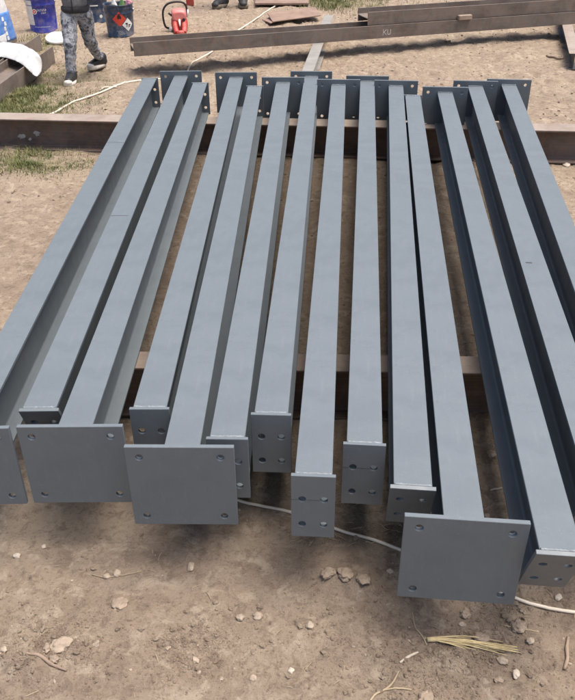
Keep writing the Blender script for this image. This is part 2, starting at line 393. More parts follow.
def plate(bm, wd, rows, thick, holes_x, hr, Mx, mi=0):
    """holed plate; rows = [(z0, z1, zc)] from bottom up; columns split at x=0; Mx maps (x, depth, z) to local space"""
    N = 24
    def V(x, d, z): return bm.verts.new(Mx @ Vector((x, d, z)))
    for (z0, z1, zc) in rows:
        for sx in (-1, 1):
            xa, xb = (-wd / 2, 0) if sx < 0 else (0, wd / 2); cx = sx * holes_x
            angs = [2 * math.pi * i / N for i in range(N)]
            cor = [math.atan2(zz - zc, xx - cx) % (2 * math.pi) for xx in (xa, xb) for zz in (z0, z1)]
            angs = sorted(set([a for a in angs if min(abs(a - c) for c in cor) > 0.06] + cor))
            inn, out = [], []
            for a in angs:
                ca, sa = math.cos(a), math.sin(a)
                tx = ((xb - cx) / ca if ca > 1e-9 else (xa - cx) / ca if ca < -1e-9 else 1e9)
                tz = ((z1 - zc) / sa if sa > 1e-9 else (z0 - zc) / sa if sa < -1e-9 else 1e9)
                t = min(tx, tz); out.append((cx + ca * t, zc + sa * t)); inn.append((cx + hr * ca, zc + hr * sa))
            n = len(angs)
            L = [[[V(x, d, z) for x, z in lst] for lst in (inn, out)] for d in (0, thick)]
            for i in range(n):
                j = (i + 1) % n
                bm.faces.new((L[0][0][i], L[0][0][j], L[0][1][j], L[0][1][i]))
                bm.faces.new((L[1][0][i], L[1][1][i], L[1][1][j], L[1][0][j]))
                bm.faces.new((L[0][0][j], L[0][0][i], L[1][0][i], L[1][0][j]))
                (x1, q1), (x2, q2) = out[i], out[j]
                zlo, zhi = rows[0][0], rows[-1][1]
                e = 1e-7
                if (abs(x1 - x2) < e and abs(abs(x1) - wd / 2) < e) or (abs(q1 - q2) < e and (abs(q1 - zlo) < e or abs(q1 - zhi) < e)):
                    bm.faces.new((L[0][1][i], L[0][1][j], L[1][1][j], L[1][1][i]))
    bmesh.ops.remove_doubles(bm, verts=bm.verts, dist=1e-6)

BW, BH = 0.100, 0.215
TOPZ = 0.440
PROF = i_profile(BW, BH, 0.0095, 0.006)
# far x, far y, near x, near y, base plate end, near bevel, label
BEAMS = [
 (-0.974, 5.852, -0.937, 1.768, 'near', 0, 'leftmost grey steel beam, its near base plate cut by the left photo edge'),
 (-0.754, 5.905, -0.743, 1.897, 'far', 24, 'second grey beam from the left, its sloping end plate behind a large base plate'),
 (-0.598, 5.705, -0.617, 1.773, 'near', 0, 'third grey beam from the left, with a big near base plate overlapping its left neighbour'),
 (-0.351, 5.852, -0.413, 1.895, 'far', 0, 'fourth grey beam from the left, small end plate just beyond two large base plates'),
 (-0.209, 5.603, -0.298, 1.678, 'near', 0, 'fifth grey beam from the left, with a wide base plate standing above the bare soil'),
 (-0.013, 5.696, -0.173, 1.751, 'far', 0, 'sixth grey beam from the left, small end plate partly behind a wide base plate'),
 (0.191, 5.861, -0.050, 1.861, 'far', 0, 'seventh grey beam from the left, its four-hole end plate set back beside the loose cable'),
 (0.373, 5.619, 0.066, 1.591, 'far', 0, 'central grey beam whose tall seamed four-hole end plate stands right over the cable'),
 (0.582, 5.711, 0.213, 1.719, 'far', 0, 'sixth grey beam from the right, tall seamed end plate over dark soil'),
 (0.767, 5.576, 0.324, 1.543, 'far', 24, 'fifth grey beam from the right, with a short sloping end plate'),
 (0.849, 5.325, 0.431, 1.394, 'near', 0, 'fourth grey beam from the right, with the foremost wide base plate'),
 (1.074, 5.391, 0.642, 1.312, 'far', 24, 'third grey beam from the right, sloping end plate cut by the right photo edge'),
 (1.309, 5.544, 0.822, 1.500, 'far', 24, 'second grey beam from the right at the far end, cut by the right edge'),
 (1.546, 5.575, 0.972, 1.520, 'far', 24, 'rightmost grey steel beam, bare soil beside its far base plate'),
]
def make_beam(i, fx, fy, nx_, ny_, base_end, nbev, label):
    F = Vector((fx, fy, 0)); N = Vector((nx_, ny_, 0)); d = F - N; L = d.length
    root = empty('steel_beam', (*((F + N) / 2).xy, TOPZ - BH), -math.atan2(d.x, d.y), label, 'steel beam', 'grey painted steel beams laid side by side')
    bev0 = R(nbev); bev1 = 0.0
    bm = bmesh.new(); i_section(bm, PROF, -L / 2, L / 2, BH, bev0, bev1, None, 1)
    if i == 0: box(bm, -0.048, 0.049, 0.585, 0.588, BH + 0.0003, BH + 0.0008, 1); box(bm, -0.001 - 0.049, 0.012, 0.61, 0.612, BH + 0.0003, BH + 0.0007, 1)
    if i == 1: box(bm, -0.049, 0.03, -0.552, -0.549, BH + 0.0003, BH + 0.0008, 1)
    if i == 12: box(bm, -0.03, -0.005, -0.7, -0.69, BH + 0.0003, BH + 0.0007, 1)
    bevel(obj('beam_body', bm, [M['paint'], M['scribe']], root), 0.0012)
    for end in ('near', 'far'):
        s = -1 if end == 'near' else 1
        th = nbev if end == 'near' else 0
        big = end == base_end
        # local frame: x across, depth outwards, z down-to-up along the plate
        up_ = Vector((0, s * math.sin(R(th)), math.cos(R(th)))); out = Vector((0, s * math.cos(R(th)), -math.sin(R(th))))
        top = Vector((0, s * L / 2, BH))
        if big:
            A = 0.288; wd = 0.300; t = 0.014
            org = top + up_ * ((A - BH) / 2)
            rows = [(-A, -A / 2, -A + 0.034), (-A / 2, 0, -0.036)]; hx, hr = wd / 2 - 0.038, 0.0105
        else:
            A = 0.232 if th else 0.222; wd = 0.119; t = 0.012
            org = top + up_ * 0.003
            rows = [(-A, -A * 0.58, -A * 0.785), (-A * 0.58, 0, -A * 0.37)] if not th else [(-A, -A * 0.5, -A * 0.74), (-A * 0.5, 0, -A * 0.29)]
            hx, hr = 0.0295, 0.0105
        Mx = Matrix(((1, 0, 0, org.x), (0, out.y, up_.y, org.y), (0, out.z, up_.z, org.z), (0, 0, 0, 1)))
        bm = bmesh.new(); plate(bm, wd, rows, t, hx, hr, Mx)
        if not big and i in (7, 8) and end == 'near':
            zc = -A * 0.37 - 0.002
            for xa, xb in ((-wd / 2, -hx - 0.012), (-hx + 0.012, hx - 0.012)):
                box(bm, xa, xb, t, t + 0.0006, zc - 0.0008, zc + 0.0008, 1, Mx)
        bevel(obj('base_plate' if big else 'end_plate', bm, [M['paint'], M['scribe']], root), 0.0010, 1, 50)
        # fillet weld where the top flange meets the plate
        bm = bmesh.new(); rnd = random.Random(i * 7 + s)
        pts = []
        for k in range(25):
            x = -BW / 2 + 0.002 + (BW - 0.004) * k / 24
            zt = 0.0015 if big else 0.0008
            pts.append(top + Vector((x, -s * (0.0015 + rnd.uniform(0, 0.001)), zt + rnd.uniform(-0.0006, 0.0006))))
        tube(bm, pts, [0.0038 + rnd.uniform(-0.0010, 0.0010) for _ in pts], 8)
        obj('weld_bead', bm, M['weld'], root)
    return root
for i, a in enumerate(BEAMS): make_beam(i, *a)

def support(name, p, q, z0, h, bw, tf, tw, label, mats, cat='steel beam', side=False, ztop=False, parent_label=None, group=None):
    """I-section between two points; side=True lays it with vertical flanges"""
    p = Vector(p); q = Vector(q); d = q - p; L = d.length
    root = empty(name, ((p.x + q.x) / 2, (p.y + q.y) / 2, z0), -math.atan2(d.x, d.y), label, cat, group)
    prof = i_profile(bw, h, tf, tw, 0.010)
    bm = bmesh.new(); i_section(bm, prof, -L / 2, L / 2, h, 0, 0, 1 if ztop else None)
    if side:   # turn the section so the flanges stand upright
        for v in bm.verts: v.co = Vector((v.co.z - h / 2, v.co.y, v.co.x + bw / 2))
    o = obj('beam_body', bm, mats, root); bevel(o, 0.002)
    return root
BZ = TOPZ - BH
# rear and middle supports under the row of beams
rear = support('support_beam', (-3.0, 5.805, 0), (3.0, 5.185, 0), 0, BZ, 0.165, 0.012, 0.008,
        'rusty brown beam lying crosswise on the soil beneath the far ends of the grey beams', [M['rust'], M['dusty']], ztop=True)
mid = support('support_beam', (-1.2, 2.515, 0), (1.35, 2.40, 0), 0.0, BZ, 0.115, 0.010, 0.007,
        'dusty tan beam lying crosswise under the near half of the grey beams', [M['rust_shaded'], M['mid_top']], ztop=True)
# paint smears on the rear support
bm = bmesh.new(); rnd = random.Random(5)
for cx, cz, r in ((-0.97 - 0.95, 0.075, 0.028), (-1.80, 0.10, 0.022), (-1.86, 0.06, 0.012)):
    n = 14; lx = (cx + 0.0) / math.cos(0.103)
    ring = [bm.verts.new((0.0042, lx + r * (1 + 0.5 * rnd.uniform(-1, 1)) * math.cos(2 * math.pi * k / n), cz + r * (0.7 + 0.4 * rnd.uniform(-1, 1)) * math.sin(2 * math.pi * k / n))) for k in range(n)]
    ext = [bm.verts.new((v.co.x + 0.0008, v.co.y, v.co.z)) for v in ring]
    bm.faces.new(ring[::-1]); bm.faces.new(ext)
    for k in range(n): bm.faces.new((ring[k], ring[(k + 1) % n], ext[(k + 1) % n], ext[k]))
M['smear'] = plain('grey_paint_smear', (0.38, 0.37, 0.36), 0.6, 0.3, 60)
obj('paint_smear', bm, M['smear'], rear)
# pale bearers running away from the viewer, under the brown beams
support('bearer_beam', (0.165, 6.95, 0), (0.53, 10.0, 0), 0, 0.15, 0.105, 0.008, 0.006,
        'pale grey beam running away under the middle of the brown beams', [M['galv']])
support('bearer_beam', (2.77, 7.85, 0), (3.37, 10.25, 0), 0, 0.15, 0.11, 0.008, 0.006,
        'dark bearer under the right end of the brown beams, at the right photo edge', [M['dark_steel'], M['dusty']], ztop=True)
# long brown beams laid on their sides
def along(x): return 7.905 + (x + 1.444) * 0.300
u = Vector((1, 0.300, 0)).normalized(); nrm = Vector((-u.y, u.x, 0))
def brown(name, x0, L, off, z0, bw, h, label, mats):
    p = Vector((x0, along(x0), 0)) + nrm * (off + h / 2); q = p + u * L
    return support(name, p, q, z0, h, bw, 0.009, 0.007, label, mats, side=True)
b1 = brown('brown_beam', -1.44, 5.6, 0.0, 0.150, 0.128, 0.26, 'long brown beam laid on its side, the lower of two crossing behind, with chalk letters', [M['rust_grey']])
b2 = brown('brown_beam', 0.86, 3.4, 0.02, 0.279, 0.128, 0.28, 'shorter brown beam resting on top of the long chalk-marked brown beam', [M['rust_grey']])
# chalk letters on the front flange of the lower brown beam
bm = bmesh.new(); rnd = random.Random(21)
def stroke(pts):
    P_ = [(x + rnd.uniform(-0.0015, 0.0015), y + rnd.uniform(-0.0015, 0.0015), 0) for x, y in pts]
    tube(bm, smooth_path(P_, 4) if len(P_) > 2 else P_, 0.0034, 5)
stroke([(0.0, -0.012), (0.003, 0.028), (0.004, 0.062)]); stroke([(0.042, 0.058), (0.022, 0.038), (0.005, 0.027)]); stroke([(0.010, 0.030), (0.028, 0.012), (0.048, -0.006)])
stroke([(0.060, 0.055), (0.060, 0.022), (0.068, 0.002), (0.086, 0.0), (0.098, 0.012), (0.103, 0.056)])
ch = obj('chalk_mark', bm, M['chalk'], b1)
ch.scale = (1, 1, 0.3)
fr = Vector((1.02, along(1.02), 0)) - nrm * 0.0012
bpy.context.view_layer.update()
Mw = Matrix(((u.x, 0, -nrm.x, fr.x), (u.y, 0, -nrm.y, fr.y), (0, 1, 0, 0.185), (0, 0, 0, 1)))
ch.matrix_parent_inverse = Matrix.Identity(4)
b1m = Matrix.Translation(b1.location) @ Matrix.Rotation(b1.rotation_euler.z, 4, 'Z')
ch.matrix_local = b1m.inverted() @ Mw @ Matrix.Diagonal((0.82, 0.82, 0.3, 1))
# small packing block between the two brown beams
bm = bmesh.new()
bc = Vector((1.90, along(1.90), 0)) - nrm * 0.006
Mb = Matrix(((u.x, nrm.x, 0, bc.x), (u.y, nrm.y, 0, bc.y), (0, 0, 1, 0.2795), (0, 0, 0, 1)))
box(bm, -0.075, 0.075, -0.03, 0.022, 0, 0.045, 0)
o = obj('wood_block', bm, M['wood']); o.matrix_world = Mb; bevel(o, 0.004)
tag(o, 'small tan wooden block on the front edge of the long brown beam', 'block')
# pile at the left edge
for (p, q, lab) in (((-2.60, 5.9, 0), (-2.46, 8.35, 0), 'brown beam laid on its side at the left photo edge, the sack drooping over it'),
                    ((-2.895, 5.9, 0), (-2.745, 8.95, 0), 'second brown beam of the left pile, under the white sack and away from the grass')):
    support('brown_beam', p, q, 0.0, 0.27, 0.165, 0.010, 0.008, lab, [M['rust_grey'], M['dusty']], side=True)

# ------------------------------------------------------------------ sacks
def blob(name, prims, voxel, mats, parent=None, smooth=6):
    """join overlapping closed primitives into one continuous skin"""
    bm = bmesh.new()
    for p in prims:
        if p[0] == 'cap':      # tapered capsule a, b, ra, rb
            _, a, b, ra, rb = p; a = Vector(a); b = Vector(b); d = b - a; L = d.length
            t = d.normalized() if L > 1e-6 else Vector((0, 0, 1)); pts, rad = [], []
            for k in range(7):
                an = R(-88 + 88 * k / 6); pts.append(a + t * ra * math.sin(an)); rad.append(ra * math.cos(an))
            for k in range(7):
                an = R(88 * k / 6); pts.append(b + t * rb * math.sin(an)); rad.append(rb * math.cos(an))
            tube(bm, pts, rad, 18)
        else:                  # ellipsoid c, (rx, ry, rz), euler
            _, c, rad, *e = p
            ret = bmesh.ops.create_uvsphere(bm, u_segments=20, v_segments=14, radius=1)
            Rm = Matrix.Identity(3)
            if e:
                from mathutils import Euler
                Rm = Euler(e[0]).to_matrix()
            for v in ret['verts']:
                v.co = Vector(c) + Rm @ Vector((v.co.x * rad[0], v.co.y * rad[1], v.co.z * rad[2]))
    o = obj(name, bm, mats, parent, True)
    m = o.modifiers.new('remesh', 'REMESH'); m.mode = 'VOXEL'; m.voxel_size = voxel; m.use_smooth_shade = True
    s = o.modifiers.new('smooth', 'SMOOTH'); s.factor = 0.5; s.iterations = smooth
    return o
def cloudtex(name, size):
    t = bpy.data.textures.new(name, 'CLOUDS'); t.noise_scale = size; t.noise_depth = 2; return t
def crumple(o, size, strength):
    d = o.modifiers.new('crumple', 'DISPLACE'); d.texture = cloudtex(o.name + '_folds', size); d.strength = strength; d.mid_level = 0.5; d.texture_coords = 'LOCAL'
    return o
PZ = 0.166
def pillow(name, outline, thick, zfun, mats, parent, step=0.02, seed=3, wr=0.012):
    """a filled sack lying flat: plan outline, swollen towards the middle, resting on zfun(x, y)"""
    P = [Vector((x, y)) for x, y in smooth2(outline)]
    def inside(x, y):
        c = False
        for a, b in zip(P, P[1:] + P[:1]):
            if (a.y > y) != (b.y > y) and x < (b.x - a.x) * (y - a.y) / (b.y - a.y) + a.x: c = not c
        return c
    def dist(x, y):
        q = Vector((x, y)); m = 9
        for a, b in zip(P, P[1:] + P[:1]):
            d = b - a; t = max(0, min(1, (q - a).dot(d) / max(d.length_squared, 1e-9))); m = min(m, (a + d * t - q).length)
        return m
    bm = bmesh.new(); vs_ = [bm.verts.new((p.x, p.y, 0)) for p in P]; f = bm.faces.new(vs_)
    bmesh.ops.triangulate(bm, faces=[f])
    x0, x1 = min(p.x for p in P), max(p.x for p in P); y0, y1 = min(p.y for p in P), max(p.y for p in P)
    for ax, lo, hi in ((0, x0, x1), (1, y0, y1)):
        n = int((hi - lo) / step)
        for k in range(1, n):
            co = Vector((lo + (hi - lo) * k / n, 0, 0)) if ax == 0 else Vector((0, lo + (hi - lo) * k / n, 0))
            bmesh.ops.bisect_plane(bm, geom=bm.verts[:] + bm.edges[:] + bm.faces[:], plane_co=co, plane_no=(1, 0, 0) if ax == 0 else (0, 1, 0))
    bmesh.ops.remove_doubles(bm, verts=bm.verts, dist=0.002)
    top = bm; d_ = {v: dist(v.co.x, v.co.y) for v in bm.verts}
    ret = bmesh.ops.duplicate(bm, geom=bm.verts[:] + bm.edges[:] + bm.faces[:])
    vm = ret['vert_map']; dup_v = [g_ for g_ in ret['geom'] if isinstance(g_, bmesh.types.BMVert)]
    dset = set(dup_v)
    for v in bm.verts:
        d = dist(v.co.x, v.co.y); sw = thick * (1 - math.exp(-d / 0.07)); zb = zfun(v.co.x, v.co.y)
        nz = noise.noise(Vector((v.co.x * 7 + seed, v.co.y * 5, 0))) + 0.6 * noise.noise(Vector((v.co.x * 17, v.co.y * 13 + seed, 2)))
        v.co.z = zb + 0.004 if v in dset else zb + 0.006 + sw + wr * nz * min(1, d / 0.04)
    edge = [v for v in bm.verts if dist(v.co.x, v.co.y) < 0.0015]
    for v in edge: v.co.z = zfun(v.co.x, v.co.y) + 0.005
    bmesh.ops.remove_doubles(bm, verts=edge, dist=0.0015)
    o = obj(name, bm, mats, parent, True); sb = o.modifiers.new('sub', 'SUBSURF'); sb.levels = 1; sb.render_levels = 1
    return o
def smooth2(pts, sub=4):
    n = len(pts); out = []
    for i in range(n):
        p0, p1, p2, p3 = [Vector(pts[(i + k - 1) % n]) for k in range(4)]
        for k in range(sub):
            t = k / sub
            q_ = 0.5 * ((2 * p1) + (p2 - p0) * t + (2 * p0 - 5 * p1 + 4 * p2 - p3) * t * t + (3 * p1 - p0 - 3 * p2 + p3) * t ** 3); out.append((q_.x, q_.y))
    return out
s1 = empty('white_sack', (-2.60, 7.55, PZ), 0, 'white sack flopped over the left brown beams with its corner drooping', 'sack')
ol = [(-2.215, 7.27), (-2.225, 7.50), (-2.32, 7.85), (-2.50, 8.15), (-2.73, 8.33), (-3.02, 8.34), (-3.10, 8.05), (-2.92, 7.86), (-2.70, 7.84), (-2.50, 7.66), (-2.33, 7.40)]
def sackz(x, y):
    over = max(0, x - (y + 7.55 - 5.9) * 0.057 - 0.122)
    return -0.35 * over * over / (over + 0.06) if over > 0 else 0.0
pillow('sack_body', [(x + 2.60, y - 7.55) for x, y in ol], 0.078, sackz, M['sack'], s1, 0.016, 3, 0.022)
s2 = empty('printed_sack', (-2.985, 8.62, PZ), 0, 'upright white and blue printed sack at the top left, behind the drooping white sack', 'sack')
crumple(blob('sack_body', [('cap', (0, 0, 0.10), (-0.02, 0.02, 0.44), 0.20, 0.16), ('ell', (-0.02, 0, 0.52), (0.14, 0.12, 0.14)), ('cap', (0, 0, 0.03), (0, 0, 0.06), 0.15, 0.17)], 0.014, M['sack'], s2), 0.14, 0.015)
def shell_patch(bm, rad_fn, a0, a1, z0, z1, na=24, nz=8, mi=0, edge=None):
    g_ = [[None] * (na + 1) for _ in range(nz + 1)]
    for j in range(nz + 1):
        for i in range(na + 1):
            a = a0 + (a1 - a0) * i / na; z = z0 + (z1 - z0) * j / nz
            if edge: z += edge(i / na, j / nz)
            r = rad_fn(z); g_[j][i] = bm.verts.new((r * math.cos(a), r * math.sin(a), z))
    for j in range(nz):
        for i in range(na):
            f = bm.faces.new((g_[j][i], g_[j][i + 1], g_[j + 1][i + 1], g_[j + 1][i])); f.smooth = True; f.material_index = mi
def curved_poly(bm, pts, rad_fn, a_c, z_c, mi=0, sub=3):
    """polygon (metres, centred) wrapped on a lathe surface around angle a_c, height z_c"""
    c = sum((Vector((x, y, 0)) for x, y in pts), Vector()) / len(pts)
    def W(x, y):
        z = z_c + y; r = rad_fn(z); a = a_c + x / r; return bm.verts.new((r * math.cos(a), r * math.sin(a), z))
    n = len(pts)
    for i in range(n):
        p, q2 = pts[i], pts[(i + 1) % n]
        for s_ in range(sub):
            for t_ in range(sub):
                f0, f1 = s_ / sub, (s_ + 1) / sub; e0, e1 = t_ / sub, (t_ + 1) / sub
                def P(f, e):
                    ex = p[0] + (q2[0] - p[0]) * e; ey = p[1] + (q2[1] - p[1]) * e
                    return (c.x + (ex - c.x) * f, c.y + (ey - c.y) * f)
                ring = [P(f1, e0), P(f1, e1)] + ([P(f0, e1), P(f0, e0)] if s_ else [(c.x, c.y)])
                f = bm.faces.new([W(*k) for k in ring]); f.material_index = mi; f.smooth = True
def circle_pts(r, n=20, sx=1, sy=1): return [(r * sx * math.cos(2 * math.pi * k / n), r * sy * math.sin(2 * math.pi * k / n)) for k in range(n)]
def scribble(bm, rad_fn, a_c, z_c, width, height, n, mi, rnd):
    """a line of unreadable lettering: short strokes"""
    x = -width / 2; step = width / n
    for k in range(n):
        w_ = step * rnd.uniform(0.55, 0.85); h_ = height
        for (dx, dy, ww, hh) in ((0, 0, w_ * 0.32, h_), (w_ * 0.5, rnd.choice((-1, 0, 1)) * h_ * 0.36, w_ * 0.5, h_ * 0.26)):
            curved_poly(bm, [(x + dx - ww / 2, dy - hh / 2), (x + dx + ww / 2, dy - hh / 2), (x + dx + ww / 2, dy + hh / 2), (x + dx - ww / 2, dy + hh / 2)], rad_fn, a_c, z_c, mi, 1)
        x += step
fn = lambda z: 0.213 - 0.05 * (z - 0.05) / 0.4; fn2 = lambda z: fn(z) + 0.0015
bm = bmesh.new(); shell_patch(bm, lambda z: fn(z) - 0.003, R(-170), R(35), 0.02, 0.285, 36, 12)
pl = obj('printed_band', bm, M['sackblue'], s2)
so = pl.modifiers.new('thick', 'SOLIDIFY'); so.thickness = 0.004; so.offset = -1
M['ochre'] = plain('ochre_print', (0.42, 0.40, 0.08), 0.5)
bm = bmesh.new(); curved_poly(bm, circle_pts(0.085), fn, R(-80), 0.18, 0); curved_poly(bm, circle_pts(0.062, 16, 1, 0.45), fn2, R(-80), 0.145, 1); curved_poly(bm, circle_pts(0.045, 16, 1.1, 0.5), fn2, R(-78), 0.215, 2)
obj('printed_emblem', bm, [M['paper'], M['black'], M['ochre']], s2)
rnd = random.Random(9); bm = bmesh.new()
for k in range(5):
    z_ = 0.05 + 0.045 * k; a_ = R(-34 + rnd.uniform(-3, 3))
    curved_poly(bm, [(-0.014, -0.02), (0.014, -0.018), (0.012, 0.02), (-0.010, 0.018)], fn, a_, z_, 0, 1)
curved_poly(bm, [(-0.05, -0.05), (0.04, -0.06), (0.05, 0.02), (-0.02, 0.0)], fn, R(-52), 0.08, 0, 2)
obj('side_print', bm, M['paper'], s2)

# ------------------------------------------------------------------ paint pails
def pail(name, loc, rz, r0, r1, h, body, label, open_top=False):
    root = empty(name, loc, rz, label, 'paint pail')
    bm = bmesh.new()
    def rad(z): return r0 + (r1 - r0) * z / h
    prof = [(r0 - 0.008, 0.0), (r0 + 0.003, 0.002), (r0 + 0.004, 0.010), (r0, 0.014)]
    for zz in (0.72, 0.735, 0.75): prof.append((rad(h * zz) + (0.004 if zz == 0.735 else 0), h * zz))
    prof += [(rad(h * 0.86), h * 0.86), (rad(h * 0.875) + 0.004, h * 0.875), (rad(h * 0.89), h * 0.89), (r1, h - 0.012), (r1 + 0.006, h - 0.008), (r1 + 0.006, h)]
    if open_top: prof += [(r1 - 0.004, h), (r1 - 0.004, h - 0.02), (r0 - 0.004, 0.02), (0.002, 0.015)]
    else: prof += [(r1 - 0.006, h + 0.001), (r1 - 0.010, h - 0.010), (r1 * 0.5, h - 0.010), (0.004, h - 0.010)]
    lathe(bm, prof, 48)
    obj('pail_body', bm, body, root)
    for sgn in (-1, 1):
        bm = bmesh.new(); tube(bm, [(sgn * (rad(h * 0.8) - 0.002), 0, h * 0.8), (sgn * (rad(h * 0.8) + 0.014), 0, h * 0.8)], 0.016, 14)
        obj('handle_boss', bm, M['steel'], root)
    bm = bmesh.new(); rr_ = rad(h * 0.8) + 0.010
    arc = [(rr_ * math.cos(R(a)), -math.sin(R(a)) * rr_ * 0.55 * (1 if True else 0) + 0, h * 0.8 - 0.02 * math.sin(R(a))) for a in range(0, 181, 12)]
    arc = [(x, abs(y) * 1.86, z) for x, y, z in arc]
    tube(bm, arc, 0.003, 8); obj('bail_handle', bm, M['steel'], root)
    return root, rad
FRONT = R(-90)
p1, rd = pail('paint_pail', (-2.885, 10.10, gz(-2.885, 10.10)), 0, 0.158, 0.172, 0.42, M['blue'], 'blue violet paint pail with white label and round logo, beside the white lid')
bm = bmesh.new(); shell_patch(bm, lambda z: rd(z) + 0.0014, R(-164), R(-111), 0.095, 0.40, 14, 6)
obj('paper_label', bm, M['paper'], p1)
bm = bmesh.new(); f1 = lambda z: rd(z) + 0.0014; f2 = lambda z: rd(z) + 0.0024; rnd = random.Random(4)
curved_poly(bm, circle_pts(0.030), f1, R(-103), 0.245, 0); curved_poly(bm, circle_pts(0.021), f2, R(-103), 0.245, 1); curved_poly(bm, circle_pts(0.009), lambda z: rd(z) + 0.0032, R(-103), 0.245, 0)
obj('printed_logo', bm, [M['paper'], M['red']], p1)
bm = bmesh.new(); scribble(bm, f1, R(-72), 0.262, 0.11, 0.026, 8, 0, rnd); scribble(bm, f1, R(-66), 0.230, 0.06, 0.018, 5, 0, rnd)
obj('printed_name', bm, M['paper'], p1)
bm = bmesh.new(); scribble(bm, f1, R(-78), 0.075, 0.19, 0.014, 18, 0, rnd)
obj('printed_lettering', bm, M['paper'], p1)
p2, rd2 = pail('paint_pail', (-2.36, 10.58, gz(-2.36, 10.58)), 0.4, 0.158, 0.170, 0.42, M['navy'], 'dark navy paint pail with a white strip, half hidden behind the child')
bm = bmesh.new(); f1 = lambda z: rd2(z) + 0.0014
shell_patch(bm, f1, R(-118), R(-84), 0.200, 0.214, 12, 1)
obj('white_strip', bm, M['paper'], p2)
bm = bmesh.new(); curved_poly(bm, circle_pts(0.02), f1, R(-75), 0.08, 0); obj('white_spot', bm, M['paper'], p2)
p3, rd3 = pail('paint_pail', (-1.90, 9.745, gz(-1.9, 9.74)), 0, 0.150, 0.166, 0.345, M['navy'], 'open dark navy paint pail with red and white hazard diamonds', True)
f1 = lambda z: rd3(z) + 0.0014; f2 = lambda z: rd3(z) + 0.0024; f3 = lambda z: rd3(z) + 0.0034
dia = lambda s: [(-s, 0), (0, -s), (s, 0), (0, s)]
bm = bmesh.new(); curved_poly(bm, dia(0.080), f1, R(-80), 0.200, 0, 4)
flame = [(-0.020, -0.028), (0.020, -0.028), (0.024, -0.006), (0.012, 0.012), (0.004, 0.034), (-0.004, 0.012), (-0.013, 0.020), (-0.022, -0.002)]
curved_poly(bm, [(x, y + 0.028) for x, y in flame], f2, R(-80), 0.200, 1, 1)
curved_poly(bm, [(-0.02, -0.006), (0.02, -0.006), (0.02, -0.002), (-0.02, -0.002)], f2, R(-80), 0.212, 1, 1)
obj('flame_diamond', bm, [M['red'], M['black']], p3)
bm = bmesh.new(); curved_poly(bm, dia(0.072), f2, R(-45), 0.135, 0, 4)
for c_, sx, sy in (((-0.018, 0.012), 0.9, 0.5), ((0.020, -0.006), 1.1, 0.4)):
    curved_poly(bm, [(c_[0] + x, c_[1] + y) for x, y in circle_pts(0.018, 14, sx, sy)], f3, R(-45), 0.135, 1, 1)
curved_poly(bm, [(-0.022, -0.024), (-0.012, -0.024), (-0.004, 0.010), (-0.014, 0.010)], f3, R(-45), 0.135, 1, 1)
curved_poly(bm, [(0.0, -0.03), (0.03, -0.026), (0.026, -0.018), (0.002, -0.02)], f3, R(-45), 0.135, 1, 1)
obj('hazard_diamond', bm, [M['paper'], M['black']], p3)
bm = bmesh.new(); rnd = random.Random(12)
for k in range(3): scribble(bm, f1, R(-80 + 4 * k), 0.070 - 0.016 * k, 0.07, 0.009, 8, 0, rnd)
obj('small_print', bm, M['paper'], p3)
# things left inside the open pail
M['green'] = plain('green_plastic', (0.10, 0.22, 0.06), 0.4); M['pink'] = plain('pink_cloth', (0.55, 0.25, 0.30), 0.9, 0.15, 30, 0.5)
M['dkwrap'] = plain('dark_wrapping', (0.03, 0.032, 0.03), 0.6, 0.4, 30, 0.5)
zt = gz(-1.9, 9.74)
def bottle(name, loc, h, r, body, cap, label):
    root = empty(name, loc, 0, label, 'bottle')
    bm = bmesh.new(); lathe(bm, [(r * 0.9, 0), (r, 0.006), (r, h * 0.68), (r * 0.8, h * 0.78), (r * 0.42, h * 0.86), (r * 0.40, h * 0.92)], 24); obj('bottle_body', bm, body, root)
    bm = bmesh.new(); lathe(bm, [(r * 0.46, h * 0.92), (r * 0.48, h * 0.93), (r * 0.48, h), (r * 0.4, h + 0.002)], 20); obj('cap', bm, cap, root)
    return root
bottle('plastic_bottle', (-1.955, 9.80, zt + 0.016), 0.40, 0.042, M['white'], M['white'], 'white capped plastic bottle standing inside the open navy pail')
bottle('plastic_bottle', (-1.865, 9.825, zt + 0.016), 0.40, 0.040, M['green'], M['paper'], 'green plastic bottle with a pale cap inside the open navy pail')
o = crumple(blob('crumpled_rag', [('ell', (0, 0, 0), (0.045, 0.045, 0.10)), ('ell', (0.02, -0.02, 0.08), (0.04, 0.03, 0.05))], 0.008, M['pink']), 0.04, 0.02)
o.location = (-1.795, 9.765, zt + 0.262); tag(o, 'crumpled pinkish rag stuffed into the open navy pail', 'rag')
o = crumple(blob('dark_wrapping', [('ell', (0, 0, 0), (0.09, 0.055, 0.155)), ('ell', (-0.05, 0.02, 0.02), (0.05, 0.05, 0.14))], 0.009, M['dkwrap']), 0.05, 0.02)
o.location = (-1.925, 9.69, zt + 0.185); tag(o, 'crumpled dark wrapping at the front inside the open navy pail', 'wrapping')

# white lids
def lid(loc, r, rot, label):
    root = empty('pail_lid', loc, 0, label, 'lid'); root.rotation_euler = rot
    bm = bmesh.new(); lathe(bm, [(r * 0.96, 0), (r, 0.002), (r, 0.022), (r * 0.97, 0.028), (r * 0.90, 0.024), (r * 0.86, 0.027), (0.003, 0.034)], 40)
    obj('lid_disc', bm, M['white'], root)
    return root
lid((-2.51, 9.22, gz(-2.51, 9.22) + 0.062), 0.125, (R(16), R(3), 0), 'white pail lid lying tilted on the ground behind the child')

